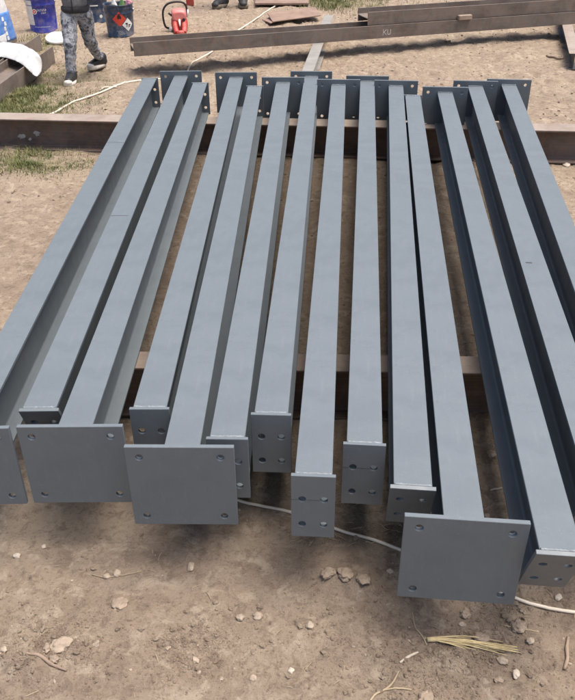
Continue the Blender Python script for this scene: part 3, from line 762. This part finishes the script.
# ------------------------------------------------------------------ chainsaw
cs = empty('chainsaw', (-1.235, 9.93, gz(-1.235, 9.93) - 0.004), R(8), 'red chainsaw with black front handle standing behind the brown beam', 'chainsaw')
def loft(bm, secs, mi=0, n=20, e=3.2):
    """superellipse sections: (y, cx, cz, rx, rz)"""
    rings = []
    for (y, cx, cz, rx, rz) in secs:
        ring = []
        for k in range(n):
            a = 2 * math.pi * k / n; c, s = math.cos(a), math.sin(a)
            ring.append(bm.verts.new((cx + rx * math.copysign(abs(c) ** (2 / e), c), y, cz + rz * math.copysign(abs(s) ** (2 / e), s))))
        rings.append(ring)
    for A, B in zip(rings, rings[1:]):
        for k in range(n):
            f = bm.faces.new((A[k], A[(k + 1) % n], B[(k + 1) % n], B[k])); f.smooth = True; f.material_index = mi
    bm.faces.new(rings[0][::-1]); bm.faces.new(rings[-1])
bm = bmesh.new(); loft(bm, [(-0.08, 0, 0.075, 0.075, 0.06), (-0.07, 0, 0.08, 0.09, 0.072), (0.02, 0, 0.09, 0.098, 0.085), (0.14, 0, 0.085, 0.095, 0.08), (0.18, 0, 0.08, 0.08, 0.065)])
obj('engine_housing', bm, M['sawred'], cs)
bm = bmesh.new(); loft(bm, [(-0.085, 0, 0.185, 0.065, 0.04), (-0.07, 0, 0.19, 0.083, 0.058), (0.03, 0, 0.20, 0.088, 0.062), (0.08, 0, 0.19, 0.07, 0.045)])
obj('filter_cover', bm, M['sawpink'], cs)
bm = bmesh.new()
for sx in (-0.045, 0.045): tube(bm, smooth_path([(sx * 1.2, -0.06, 0.12), (sx * 1.15, -0.12, 0.085), (sx * 1.05, -0.17, 0.055), (sx * 0.9, -0.21, 0.03)], 5), 0.029, 12)
tube(bm, [(-0.045, -0.21, 0.03), (0.045, -0.21, 0.03)], 0.027, 12)
obj('rear_handle', bm, M['sawred'], cs)
bm = bmesh.new(); tube(bm, [(0, -0.07, 0.15), (0, -0.12, 0.14), (0, -0.18, 0.10)], [0.014, 0.014, 0.008], 10); obj('throttle', bm, M['paper'], cs)
bm = bmesh.new(); tube(bm, smooth_path([(-0.10, 0.06, 0.035), (-0.165, 0.03, 0.06), (-0.185, 0.03, 0.16), (-0.175, 0.04, 0.245), (-0.12, 0.05, 0.305), (-0.02, 0.06, 0.325), (0.06, 0.07, 0.31), (0.095, 0.08, 0.26), (0.096, 0.08, 0.15)], 6), 0.012, 12)
obj('front_handle', bm, M['black'], cs)
bm = bmesh.new(); tube(bm, [(0.09, -0.02, 0.17), (0.105, -0.03, 0.20), (0.108, -0.02, 0.25)], [0.012, 0.012, 0.009], 10); obj('chain_brake_tab', bm, M['paper'], cs)
bm = bmesh.new(); tube(bm, [(-0.085, -0.03, 0.19), (-0.115, -0.05, 0.22)], 0.012, 10); obj('choke_lever', bm, M['black'], cs)
bm = bmesh.new(); tube(bm, [(0.05, -0.085, 0.15), (0.05, -0.10, 0.15)], 0.018, 12)
obj('control_knob', bm, M['black'], cs)
bm = bmesh.new(); tube(bm, [(-0.093, -0.04, 0.045), (-0.118, -0.05, 0.045)], 0.026, 16); obj('fuel_cap', bm, M['paper'], cs)
bm = bmesh.new(); loft(bm, [(0.14, 0.085, 0.07, 0.004, 0.036), (0.40, 0.085, 0.075, 0.004, 0.036), (0.50, 0.085, 0.078, 0.004, 0.028), (0.53, 0.085, 0.078, 0.004, 0.012)], n=16); obj('guide_bar', bm, M['steel'], cs)
# red flask at the top edge
rb = bottle('red_flask', (-1.30, 11.80, gz(-1.3, 11.8)), 0.24, 0.055, M['sawred'], M['black'], 'small red flask on the ground at the top edge, beyond the chainsaw')

# ------------------------------------------------------------------ steel sheets and offcuts
def slab(name, pts, z, th, matl, label, cat, tilt=0.0):
    bm = bmesh.new()
    c = sum((Vector((x, y, 0)) for x, y in pts), Vector()) / len(pts)
    rot = Matrix.Rotation(tilt, 3, Vector((pts[1][0] - pts[0][0], pts[1][1] - pts[0][1], 0)).normalized())
    lo = [bm.verts.new(rot @ (Vector((x, y, 0)) - c)) for x, y in pts]; hi = [bm.verts.new(v.co + rot @ Vector((0, 0, th))) for v in lo]
    bm.faces.new(lo[::-1]); bm.faces.new(hi)
    for k in range(len(pts)): bm.faces.new((lo[k], lo[(k + 1) % len(pts)], hi[(k + 1) % len(pts)], hi[k]))
    o = obj(name, bm, matl); o.location = (c.x, c.y, z); bevel(o, 0.002); return tag(o, label, cat)
slab('steel_sheet', [(-0.39, 11.46), (0.33, 11.42), (0.36, 12.35), (-0.41, 12.40)], 0.035, 0.025, M['sheet'], 'flat rusty steel sheet at the top edge with a white lid on it', 'steel sheet')
lid((0.125, 12.06, 0.061), 0.10, (0, 0, 0), 'small white lid resting on the rusty steel sheet at the top edge')
slab('steel_sheet', [(-0.14, 10.16), (0.46, 10.55), (0.40, 10.92), (-0.21, 10.52)], 0.062, 0.012, M['sheet'], 'larger rusty steel plate lying propped up behind the brown beams', 'steel sheet', R(6))
slab('steel_sheet', [(-0.17, 10.12), (-0.06, 10.30), (-0.14, 10.62), (-0.28, 10.44)], 0.030, 0.012, M['sheet'], 'small rusty steel offcut poking out left of the larger plate', 'steel sheet', R(-3))

# ------------------------------------------------------------------ cables
def cable(name, pts, r, label, lift=0.8):
    bm = bmesh.new(); P = smooth_path([(x, y, 0) for x, y in pts], 8)
    zz = [gz(p.x, p.y) for p in P]; n = len(P)
    zs = [sum(zz[max(0, k - 4):k + 5]) / len(zz[max(0, k - 4):k + 5]) for k in range(n)]
    P = [Vector((p.x, p.y, max(zs[k], zz[k] - r * 0.6) + r * lift + 0.002)) for k, p in enumerate(P)]
    tube(bm, P, r, 8); return tag(obj(name, bm, M['cable']), label, 'cable')
cable('power_cable', [(-0.36, 2.10), (-0.182, 1.969), (-0.097, 1.929), (0.003, 1.891), (0.153, 1.813), (0.239, 1.777), (0.334, 1.726), (0.50, 1.63), (0.655, 1.544), (0.721, 1.518), (0.814, 1.493), (1.1, 1.44)], 0.0052, 'pale cable on the soil passing behind the near plates of the grey beams')
cable('power_cable', [(-1.96, 6.45), (-1.905, 6.577), (-1.798, 6.842), (-1.594, 7.123), (-1.435, 7.391), (-1.2, 7.66), (-0.99, 7.938), (-0.942, 8.355), (-0.748, 8.903), (-0.494, 10.039), (-0.309, 10.809), (-0.123, 11.458), (0.084, 12.096), (0.2, 12.8)], 0.0082, 'pale cable winding away past the left end of the brown beams to the top edge')

# ------------------------------------------------------------------ debris on the soil
bm = bmesh.new(); rnd = random.Random(2)
for k in range(70):
    a = Vector((0.378, 1.404, 0)); e = Vector((0.60, 1.372, 0)); f = rnd.uniform(0.45, 1.12)
    side = rnd.gauss(0, 0.009); zz = abs(rnd.gauss(0, 0.004))
    b0 = a + Vector((0, rnd.gauss(0, 0.0025), rnd.uniform(0.004, 0.009))); b1_ = a + (e - a) * f
    b1_ += Vector((0.1, 1, 0)).normalized() * side; mid_ = (b0 + b1_) / 2 + Vector((0, side * 0.1, 0.006 + zz))
    gg = gz(a.x, a.y); mid_.z = max(mid_.z + gg, gz(mid_.x, mid_.y) + 0.006 + zz); b0.z += gg; b1_.z = gz(b1_.x, b1_.y) + 0.004 + zz
    tube(bm, smooth_path([b0, mid_, b1_], 4), [0.0013] * 5 + [0.0011, 0.0009, 0.0007, 0.0005], 5)
tag(obj('straw_whisk', bm, M['straw']), 'bundle of yellow straw fanning out on the soil before the foremost base plate', 'straw bundle')
def stick(name, pts, r, m, label, cat='stick', lift=0.5):
    bm = bmesh.new(); P = smooth_path([(x, y, 0) for x, y in pts], 5); n = len(P)
    P = [Vector((p.x, p.y, gz(p.x, p.y) + r * lift + 0.0015)) for p in P]
    rd_ = [r * (0.75 + 0.35 * math.sin(3.1 * k / (n - 1)) + 0.12 * random.uniform(-1, 1)) for k in range(n)]
    tube(bm, P, rd_, 8); return tag(obj(name, bm, m), label, cat)
stick('dry_stick', [(0.772, 1.415), (0.757, 1.380), (0.748, 1.345), (0.729, 1.312)], 0.0048, M['twig'], 'thick dry brown stick on the soil at the lower right edge')
stick('dry_stick', [(-0.715, 1.360), (-0.675, 1.355), (-0.645, 1.338), (-0.597, 1.317)], 0.0045, M['twig'], 'crooked dry stick among clods at the lower left')
stick('dry_twig', [(0.350, 1.50), (0.352, 1.45), (0.366, 1.42), (0.374, 1.388)], 0.0020, M['strawdry'], 'thin pale twig standing just left of the straw bundle', 'twig')
stick('dry_twig', [(0.190, 1.20), (0.215, 1.235), (0.258, 1.262), (0.285, 1.300)], 0.0026, M['strawdry'], 'pale curved twig at the bottom edge, crossing a shorter straight one', 'twig')
stick('dry_twig', [(0.232, 1.250), (0.270, 1.252), (0.312, 1.245)], 0.0022, M['strawdry'], 'short straight pale twig at the bottom edge touching a curved one', 'twig')
stick('dry_twig', [(0.600, 1.452), (0.64, 1.438), (0.690, 1.432)], 0.0016, M['strawdry'], 'thin straw-coloured twig between the cable and the straw bundle', 'twig')
stick('dry_twig', [(2.66, 8.36), (2.72, 8.27), (2.77, 8.20), (2.80, 8.30)], 0.012, M['twig'], 'dark hooked twig on the bare soil near the right bearer', 'twig')
stick('dry_twig', [(-0.60, 1.655), (-0.55, 1.64), (-0.49, 1.650), (-0.45, 1.662)], 0.0016, M['strawdry'], 'thin twig by two pale pebbles left of the wide base plate', 'twig')
stick('wood_shard', [(0.292, 1.328), (0.318, 1.345), (0.346, 1.362)], 0.0035, M['whitestone'], 'white splinter on the soil below left of the straw bundle', 'splinter')
stick('wood_shard', [(0.678, 1.985), (0.700, 1.992), (0.722, 2.001)], 0.0035, M['whitestone'], 'white splinter on dark soil between two grey beams', 'splinter')
stick('wood_shard', [(-1.64, 7.13), (-1.58, 7.20), (-1.50, 7.23)], 0.009, M['whitestone'], 'white splinter on the grass edge just before the child', 'splinter')
def stone(x, y, r, m, label, flat=0.65, cat='stone', name='stone', sub=3, jag=0.2):
    if cat == 'clod': jag = 0.24; sub = 4
    bm = bmesh.new(); rock(bm, (0, 0, 0), r, sub, flat, 0, jag)
    o = obj(name, bm, m, None, True); o.location = (x, y, gz(x, y) + r * flat * 0.45); return tag(o, label, cat)
stone(0.725, 2.176, 0.014, M['stone'], 'oval pale stone on dark soil between the third and fourth beams from the right')
stone(0.642, 1.866, 0.011, M['stone'], 'left of two pale stones on soil just above the foremost base plate')
stone(0.709, 1.856, 0.010, M['stone'], 'right of two pale stones on soil just above the foremost base plate')
stone(0.784, 1.549, 0.010, M['whitestone'], 'white stone below the sloping end plate at the right edge')
stone(0.572, 1.345, 0.013, M['stone'], 'pale stone just below the tip of the straw bundle', 0.7)
stone(0.523, 1.405, 0.018, M['clod'], 'brown clod just above the straw bundle', 0.7, 'clod', 'soil_clod')
stone(0.659, 1.396, 0.011, M['stone'], 'pale stone right of the straw bundle tip')
stone(0.598, 1.30, 0.012, M['whitestone'], 'whitish round stone at the lower right, above a tuft of dry grass')
stone(0.545, 1.275, 0.012, M['clod'], 'brown clod left of the whitish round stone at the lower right', 0.7, 'clod', 'soil_clod')
stone(0.640, 1.445, 0.020, M['clod'], 'lumpy brown clod between the cable and the straw bundle', 0.6, 'clod', 'soil_clod')
stone(0.345, 1.215, 0.022, M['clod'], 'large brown clod at the bottom edge right of the pale twigs', 0.5, 'clod', 'soil_clod')
stone(0.50, 1.49, 0.018, M['clod'], 'brown clod under the foremost base plate', 0.6, 'clod', 'soil_clod')
stone(-0.631, 1.395, 0.026, M['dryclod'], 'broad flat pale clod beside the crooked stick at the lower left', 0.42, 'clod', 'soil_clod')
stone(-0.667, 1.385, 0.012, M['clod'], 'small rounded clod touching the left of the broad pale clod', 0.8, 'clod', 'soil_clod')
stone(-0.640, 1.352, 0.013, M['clod'], 'small rounded clod between the broad pale clod and the crooked stick', 0.8, 'clod', 'soil_clod')
stone(-0.777, 1.773, 0.009, M['whitestone'], 'small white pebble on bare soil below the overlapping left base plates')
stone(-0.846, 1.728, 0.012, M['whitestone'], 'white pebble at the left photo edge')
stone(-0.522, 1.652, 0.014, M['stone'], 'oval pale pebble by a thin twig left of centre')
stone(-0.552, 1.645, 0.011, M['stone'], 'round pale pebble beside the oval one by a thin twig')
stone(-0.495, 1.533, 0.022, M['clod'], 'flat half-buried clod in smooth soil at the left', 0.3, 'clod', 'soil_clod')
stone(-0.301, 1.677, 0.013, M['stone'], 'lone pale pebble below the wide base plate of the fifth beam')
stone(-0.143, 1.490, 0.011, M['stone'], 'left one of two stones in the smooth central soil')
stone(-0.092, 1.493, 0.012, M['stone'], 'right one of two stones in the smooth central soil')
stone(0.056, 1.456, 0.013, M['stone'], 'pale stone in the soil below the central tall end plate')
stone(0.001, 1.319, 0.008, M['whitestone'], 'tiny white stone at the bottom centre')
for x, y, r, lab in ((0.115, 1.625, 0.020, 'left clod of the soil ridge below the central end plate'), (0.165, 1.618, 0.022, 'middle clod of the soil ridge below the central end plate'), (0.215, 1.595, 0.024, 'right clod of the soil ridge below the central end plate')):
    stone(x, y, r, M['clod'], lab, 0.55, 'clod', 'soil_clod')
stone(1.906, 5.19, 0.022, M['whitestone'], 'white chip at the foot of the rusty crosswise beam at the right edge', 0.6)

# grass and straw litter
def blades(name, areas, m, label, cat, seed=1):
    rnd = random.Random(seed); V, F = [], []
    for (cx, cy, sx, sy, n, h, wd, lean) in areas:
        k = 0
        while k < n:
            x, y = rnd.gauss(cx, sx), rnd.gauss(cy, sy)
            if fbm(np.array(x * 5), np.array(y * 5), 91, 2) < -0.10 and rnd.random() < 0.8: k += 1; continue
            z = gz(x, y) - 0.004; a = rnd.uniform(0, 6.28); hh = h * rnd.uniform(0.4, 1.2); l = lean * rnd.uniform(0.2, 1.3); w2 = wd * rnd.uniform(0.6, 1.2)
            d = Vector((math.cos(a), math.sin(a), 0)); s_ = Vector((-d.y, d.x, 0)); b = Vector((x, y, z))
            i0 = len(V)
            V += [b - s_ * w2, b + s_ * w2, b + d * hh * l * 0.35 + s_ * w2 * 0.8 + Vector((0, 0, hh * 0.6)), b + d * hh * l * 0.35 - s_ * w2 * 0.8 + Vector((0, 0, hh * 0.6)), b + d * hh * l + Vector((0, 0, hh))]
            F += [(i0, i0 + 1, i0 + 2, i0 + 3), (i0 + 3, i0 + 2, i0 + 4)]; k += 1
    me = bpy.data.meshes.new(name); me.from_pydata([tuple(v) for v in V], [], F)
    return tag(link(name, me, m), label, cat, kind='stuff')
blades('grass', [(-2.30, 6.75, 0.22, 0.35, 9000, 0.045, 0.0022, 1.0), (-1.95, 7.0, 0.25, 0.35, 4500, 0.022, 0.002, 1.2), (-1.98, 5.35, 0.20, 0.13, 6000, 0.040, 0.002, 1.0), (-1.6, 5.25, 0.22, 0.12, 2200, 0.022, 0.002, 1.2),
        (0.66, 11.65, 0.20, 0.28, 2600, 0.07, 0.003, 0.8), (-2.75, 9.2, 0.2, 0.45, 1400, 0.04, 0.0025, 1.0), (-2.2, 7.9, 0.3, 0.35, 3000, 0.022, 0.002, 1.2),
        (0.62, 1.276, 0.018, 0.014, 70, 0.012, 0.0006, 1.5), (1.05, 12.2, 0.5, 0.4, 2200, 0.06, 0.003, 0.9)], M['grass'], 'short tufty green grass growing in patches on the soil', 'grass')
def litter(name, n, m, label):
    rnd = random.Random(8); V, F = [], []
    for k in range(n):
        if k < n * 0.75: x, y = rnd.uniform(-3, 3.5), rnd.uniform(4.6, 12)
        elif k < n * 0.85: x, y = rnd.uniform(0.0, 0.5), rnd.uniform(1.75, 2.3)
        else: x, y = rnd.uniform(-1.5, 1.4), rnd.uniform(1.15, 4.5)
        sc_ = 1.0 if y > 4.5 else 0.45
        L = rnd.uniform(0.02, 0.075) * sc_; w2 = rnd.uniform(0.0009, 0.0022) * sc_ ; a = rnd.uniform(0, 6.28)
        d = Vector((math.cos(a), math.sin(a), 0)) * L / 2; s_ = Vector((-d.y, d.x, 0)).normalized() * w2
        p0, p1 = Vector((x, y, 0)) - d, Vector((x, y, 0)) + d
        p0.z = gz(p0.x, p0.y) + 0.003; p1.z = gz(p1.x, p1.y) + 0.003 + rnd.uniform(0, 0.004); pm = (p0 + p1) / 2 + s_ * rnd.uniform(-2, 2); pm.z = max(pm.z, gz(pm.x, pm.y) + 0.003) + 0.002
        i0 = len(V); up_ = Vector((0, 0, w2 * 1.2))
        for p in (p0, pm, p1): V += [p - s_, p + s_, p + up_]
        for q_ in (0, 3):
            F += [(i0 + q_, i0 + q_ + 3, i0 + q_ + 5, i0 + q_ + 2), (i0 + q_ + 1, i0 + q_ + 2, i0 + q_ + 5, i0 + q_ + 4)]
    me = bpy.data.meshes.new(name); me.from_pydata([tuple(v) for v in V], [], F)
    return tag(link(name, me, m), label, 'straw litter', kind='stuff')
litter('straw_litter', 4500, M['strawdry'], 'bits of dry straw and root scattered over the bare soil')

# ------------------------------------------------------------------ people
def person(loc, S, rz, pose, cloth, label):
    """S scales a figure designed 1.0 tall; pose gives joints in that unit frame, facing -Y"""
    root = empty('person', loc, rz, label, 'person')
    J = {k: Vector(v) * S for k, v in pose.items()}
    c = lambda a, b, ra, rb: ('cap', J[a], J[b], ra * S, rb * S)
    hd = J['head']; skin = []
    for s in 'LR':
        skin += [c('hip' + s, 'knee' + s, .052, .034), c('knee' + s, 'ankle' + s, .034, .020), ('cap', J['ankle' + s], J['toe' + s] , .022 * S, .018 * S),
                 c('sho' + s, 'elb' + s, .030, .023), c('elb' + s, 'wri' + s, .023, .015)]
        wv, ev = J['wri' + s], J['elb' + s]; d = (wv - ev).normalized()
        side = Vector((0, -1, 0)) - d * Vector((0, -1, 0)).dot(d); side.normalize(); pn = d.cross(side)
        palm = wv + d * 0.028 * S
        skin.append(('cap', wv, palm + d * 0.02 * S, .013 * S, .017 * S))
        skin.append(('cap', palm + side * 0.012 * S, palm + d * 0.022 * S + side * 0.014 * S, .0095 * S, .009 * S)); skin.append(('cap', palm - side * 0.012 * S, palm + d * 0.02 * S - side * 0.014 * S, .0095 * S, .009 * S))
        sg = 1 if s == 'L' else -1
        for f, (off, ln) in enumerate(((0.0195, .036), (0.0068, .042), (-0.0068, .039), (-0.0195, .030))):
            b0 = palm + d * 0.030 * S + side * off * S; b1 = b0 + (d + side * off * 4).normalized() * ln * 0.55 * S; b2 = b1 + (d * 0.8 + pn * 0.45 * sg).normalized() * ln * 0.5 * S
            skin += [('cap', b0, b1, .0052 * S, .0048 * S), ('cap', b1, b2, .0048 * S, .0040 * S)]
        t0 = palm - d * 0.012 * S + side * 0.016 * S; t1 = t0 + (side * 0.8 + d * 0.6).normalized() * 0.026 * S
        skin += [('cap', t0, t1, .0075 * S, .0058 * S), ('cap', t1, t1 + (d + side * 0.2).normalized() * 0.02 * S, .0058 * S, .0048 * S)]
    pel, chest, neck = J['pelvis'], J['chest'], J['neck']
    skin += [('ell', pel, (.085 * S, .062 * S, .06 * S)), ('cap', pel, chest, .07 * S, .075 * S), ('ell', chest, (.095 * S, .062 * S, .085 * S)), ('cap', chest + Vector((0, 0, .04 * S)), hd, .034 * S, .032 * S),
             ('ell', hd + Vector((0, .006, .018)) * S, (.052 * S, .062 * S, .066 * S)), ('ell', hd + Vector((0, -.016, -.022)) * S, (.040 * S, .042 * S, .044 * S)),
             ('cap', hd + Vector((0, -.052, .012)) * S, hd + Vector((0, -.064, -.010)) * S, .006 * S, .009 * S), ('cap', hd + Vector((-.014, -.053, -.032)) * S, hd + Vector((.014, -.053, -.032)) * S, .005 * S, .005 * S),
             ('ell', hd + Vector((-.053, .008, .0)) * S, (.006 * S, .013 * S, .017 * S)), ('ell', hd + Vector((.053, .008, .0)) * S, (.006 * S, .013 * S, .017 * S)),
             c('chest', 'shoL', .05, .032), c('chest', 'shoR', .05, .032)]
    blob('body', skin, 0.0052 * S, M['skin'], root, 2)
    for sx in (-1, 1):
        bm = bmesh.new(); bmesh.ops.create_uvsphere(bm, u_segments=12, v_segments=8, radius=.0085 * S)
        e = obj('eye', bm, M['black'], root, True); e.location = hd + Vector((sx * .020, -.0495, .012)) * S
    blob('hair', [('ell', hd + Vector((0, .014, .034)) * S, (.056 * S, .062 * S, .058 * S)), ('ell', hd + Vector((0, .034, .004)) * S, (.050 * S, .042 * S, .05 * S))], .006 * S, cloth['hair'], root, 2)
    tr = []
    for s in 'LR':
        k = cloth['leg']
        tr += [c('hip' + s, 'knee' + s, .066 * k, .050 * k), ('cap', J['knee' + s], J['knee' + s] + (J['ankle' + s] - J['knee' + s]) * 0.90, .050 * S * k, .034 * S * k), ('cap', J['pelvis'], J['hip' + s], .080 * S, .066 * S)]
    crumple(blob('trousers', tr, .007 * S, cloth['trousers'], root, 3), .05, .022 * S)
    jk = [('cap', pel + Vector((0, 0, .055)) * S, chest, .094 * S, .098 * S), ('ell', chest + Vector((0, 0, .02)) * S, (.118 * S, .085 * S, .10 * S)), ('cap', chest, neck, .07 * S, .042 * S)]
    for s in 'LR':
        jk += [c('sho' + s, 'elb' + s, .046, .038), ('cap', J['elb' + s], J['elb' + s] + (J['wri' + s] - J['elb' + s]) * .92, .038 * S, .027 * S), ('cap', chest + Vector((0, 0, .03)) * S, J['sho' + s], .06 * S, .046 * S)]
    crumple(blob('jacket', jk, .007 * S, cloth['jacket'], root, 3), .06, .012 * S)
    bm = bmesh.new(); hz = pel.z + .006 * S
    for k in range(2): pass
    ring = lambda r, z: [(pel.x + r * 1.06 * math.cos(2 * math.pi * k / 32), pel.y + r * .98 * math.sin(2 * math.pi * k / 32), z) for k in range(32)]
    RR = [[bm.verts.new(p) for p in ring(r * S, hz + dz * S)] for r, dz in ((.090, -.022), (.099, -.018), (.101, .0), (.099, .018), (.090, .022))]
    for A, B in zip(RR, RR[1:]):
        for k in range(32): f = bm.faces.new((A[k], A[(k + 1) % 32], B[(k + 1) % 32], B[k])); f.smooth = True
    obj('waistband', bm, cloth['band'], root)
    bm = bmesh.new(); yb = pel.y - .101 * S
    tube(bm, [(pel.x + .002, yb - .003 * S, pel.z + .01 * S), (pel.x + .002, chest.y - .095 * S, pel.z + .1 * S), (pel.x, chest.y - .093 * S, chest.z)], .0035 * S, 6); obj('zip', bm, M['black'], root)
    for s in 'LR':
        a, t = J['ankle' + s], J['toe' + s]; d = Vector((t.x - a.x, t.y - a.y, 0)).normalized(); x_ = Vector((-d.y, d.x, 0))
        base = Vector((a.x, a.y, 0)); pitch = (J['ankle' + s].z - .045 * S)
        fr_ = Matrix(((x_.x, d.x, 0, base.x), (x_.y, d.y, 0, base.y), (0, 0, 1, max(0, pitch) * 0.6), (0, 0, 0, 1)))
        k = cloth['shoe'] * S
        def T(v): return fr_ @ (Vector(v) * k)
        bl = [('cap', T((0, -.018, .052)), T((0, .0, .038)), .030 * k, .032 * k), ('cap', T((0, 0, .036)), T((0, .085, .024)), .031 * k, .024 * k), ('ell', T((0, -.02, .03)), (.030 * k, .032 * k, .028 * k))]
        sh = blob('shoe', bl, .005 * S, cloth['upper'], root, 3)
        so_ = [('ell', T((0, -.022, .010)), (.031 * k, .036 * k, .0105 * k)), ('cap', T((0, -.01, .010)), T((0, .085, .011)), .014 * k, .014 * k)]
        bm = bmesh.new(); n = 26; out = []
        for q_ in range(n):
            an = 2 * math.pi * q_ / n; yy = .036 + .076 * math.sin(an); xx = (.030 + .006 * math.sin(an)) * math.copysign(abs(math.cos(an)) ** .7, math.cos(an)); out.append((xx, yy))
        lo = [bm.verts.new(T((x, y, 0))) for x, y in out]; hi = [bm.verts.new(T((x * 1.04, y, .016 + (.008 if y > .08 else 0)))) for x, y in out]
        bm.faces.new(lo[::-1]); bm.faces.new(hi)
        for q_ in range(n): f = bm.faces.new((lo[q_], lo[(q_ + 1) % n], hi[(q_ + 1) % n], hi[q_])); f.smooth = True
        obj('sole', bm, cloth['sole'], sh)
        bm = bmesh.new()
        loft(bm, [(0, 0, 0, .001, .001)], n=8) if False else None
        ret = bmesh.ops.create_uvsphere(bm, u_segments=16, v_segments=10, radius=1)
        for v in ret['verts']: v.co = T((v.co.x * .025, .094 + v.co.y * .024, .023 + v.co.z * .017))
        obj('toe_cap', bm, cloth['toe'], sh, True)
    return root
CH = 1.20
def cj(x, y, z): return ((x + 1.905) / CH, (y - 7.78) / CH, z / CH)
pose = {'pelvis': cj(-1.905, 7.76, .60), 'hipL': cj(-1.835, 7.78, .555), 'hipR': cj(-1.965, 7.74, .555), 'kneeL': cj(-1.832, 7.84, .315), 'kneeR': cj(-1.955, 7.58, .335),
        'ankleL': cj(-1.815, 8.10, .085), 'ankleR': cj(-1.975, 7.54, .06), 'toeL': cj(-1.87, 8.00, .03), 'toeR': cj(-1.975, 7.43, .025),
        'chest': cj(-1.905, 7.77, .83), 'neck': cj(-1.905, 7.78, .965), 'head': cj(-1.905, 7.755, 1.085),
        'shoL': cj(-1.765, 7.78, .915), 'shoR': cj(-2.045, 7.78, .915), 'elbL': cj(-1.70, 7.80, .745), 'elbR': cj(-2.11, 7.82, .745), 'wriL': cj(-1.78, 7.62, .80), 'wriR': cj(-2.04, 7.61, .81)}
person((-1.905, 7.78, 0.0), CH, 0, pose, dict(hair=M['hair'], trousers=M['camo'], jacket=M['jacket'], band=M['dkknit'], upper=M['black'], sole=M['sole'], toe=M['sole'], leg=1.0, shoe=1.32),
       'child in grey zipped jacket and camouflage trousers walking on the grass in white sneakers')
AH = 1.74
def aj(x, y, z): return (x / AH, y / AH, z / AH)
pose = {'pelvis': aj(0, .05, .93), 'hipL': aj(.10, .05, .88), 'hipR': aj(-.10, .05, .88), 'kneeL': aj(.13, .02, .48), 'kneeR': aj(-.14, .0, .48), 'ankleL': aj(.14, .12, .08), 'ankleR': aj(-.13, .06, .08),
        'toeL': aj(.15, -.05, .03), 'toeR': aj(-.20, -.09, .03), 'chest': aj(0, .04, 1.22), 'neck': aj(0, .04, 1.44), 'head': aj(0, .01, 1.60), 'shoL': aj(.20, .04, 1.38), 'shoR': aj(-.20, .04, 1.38),
        'elbL': aj(.26, .08, 1.10), 'elbR': aj(-.26, .08, 1.10), 'wriL': aj(.27, -.02, .86), 'wriR': aj(-.27, -.02, .86)}
person((-0.70, 11.52, gz(-0.7, 11.5)), AH, 0, pose, dict(hair=M['hair'], trousers=M['dkcloth'], jacket=M['dkcloth'], band=M['dkknit'], upper=M['boot'], sole=M['muddy'], toe=M['boot'], leg=0.95, shoe=1.25),
       'person in dark dusty work boots standing at the top edge beyond the brown beam')
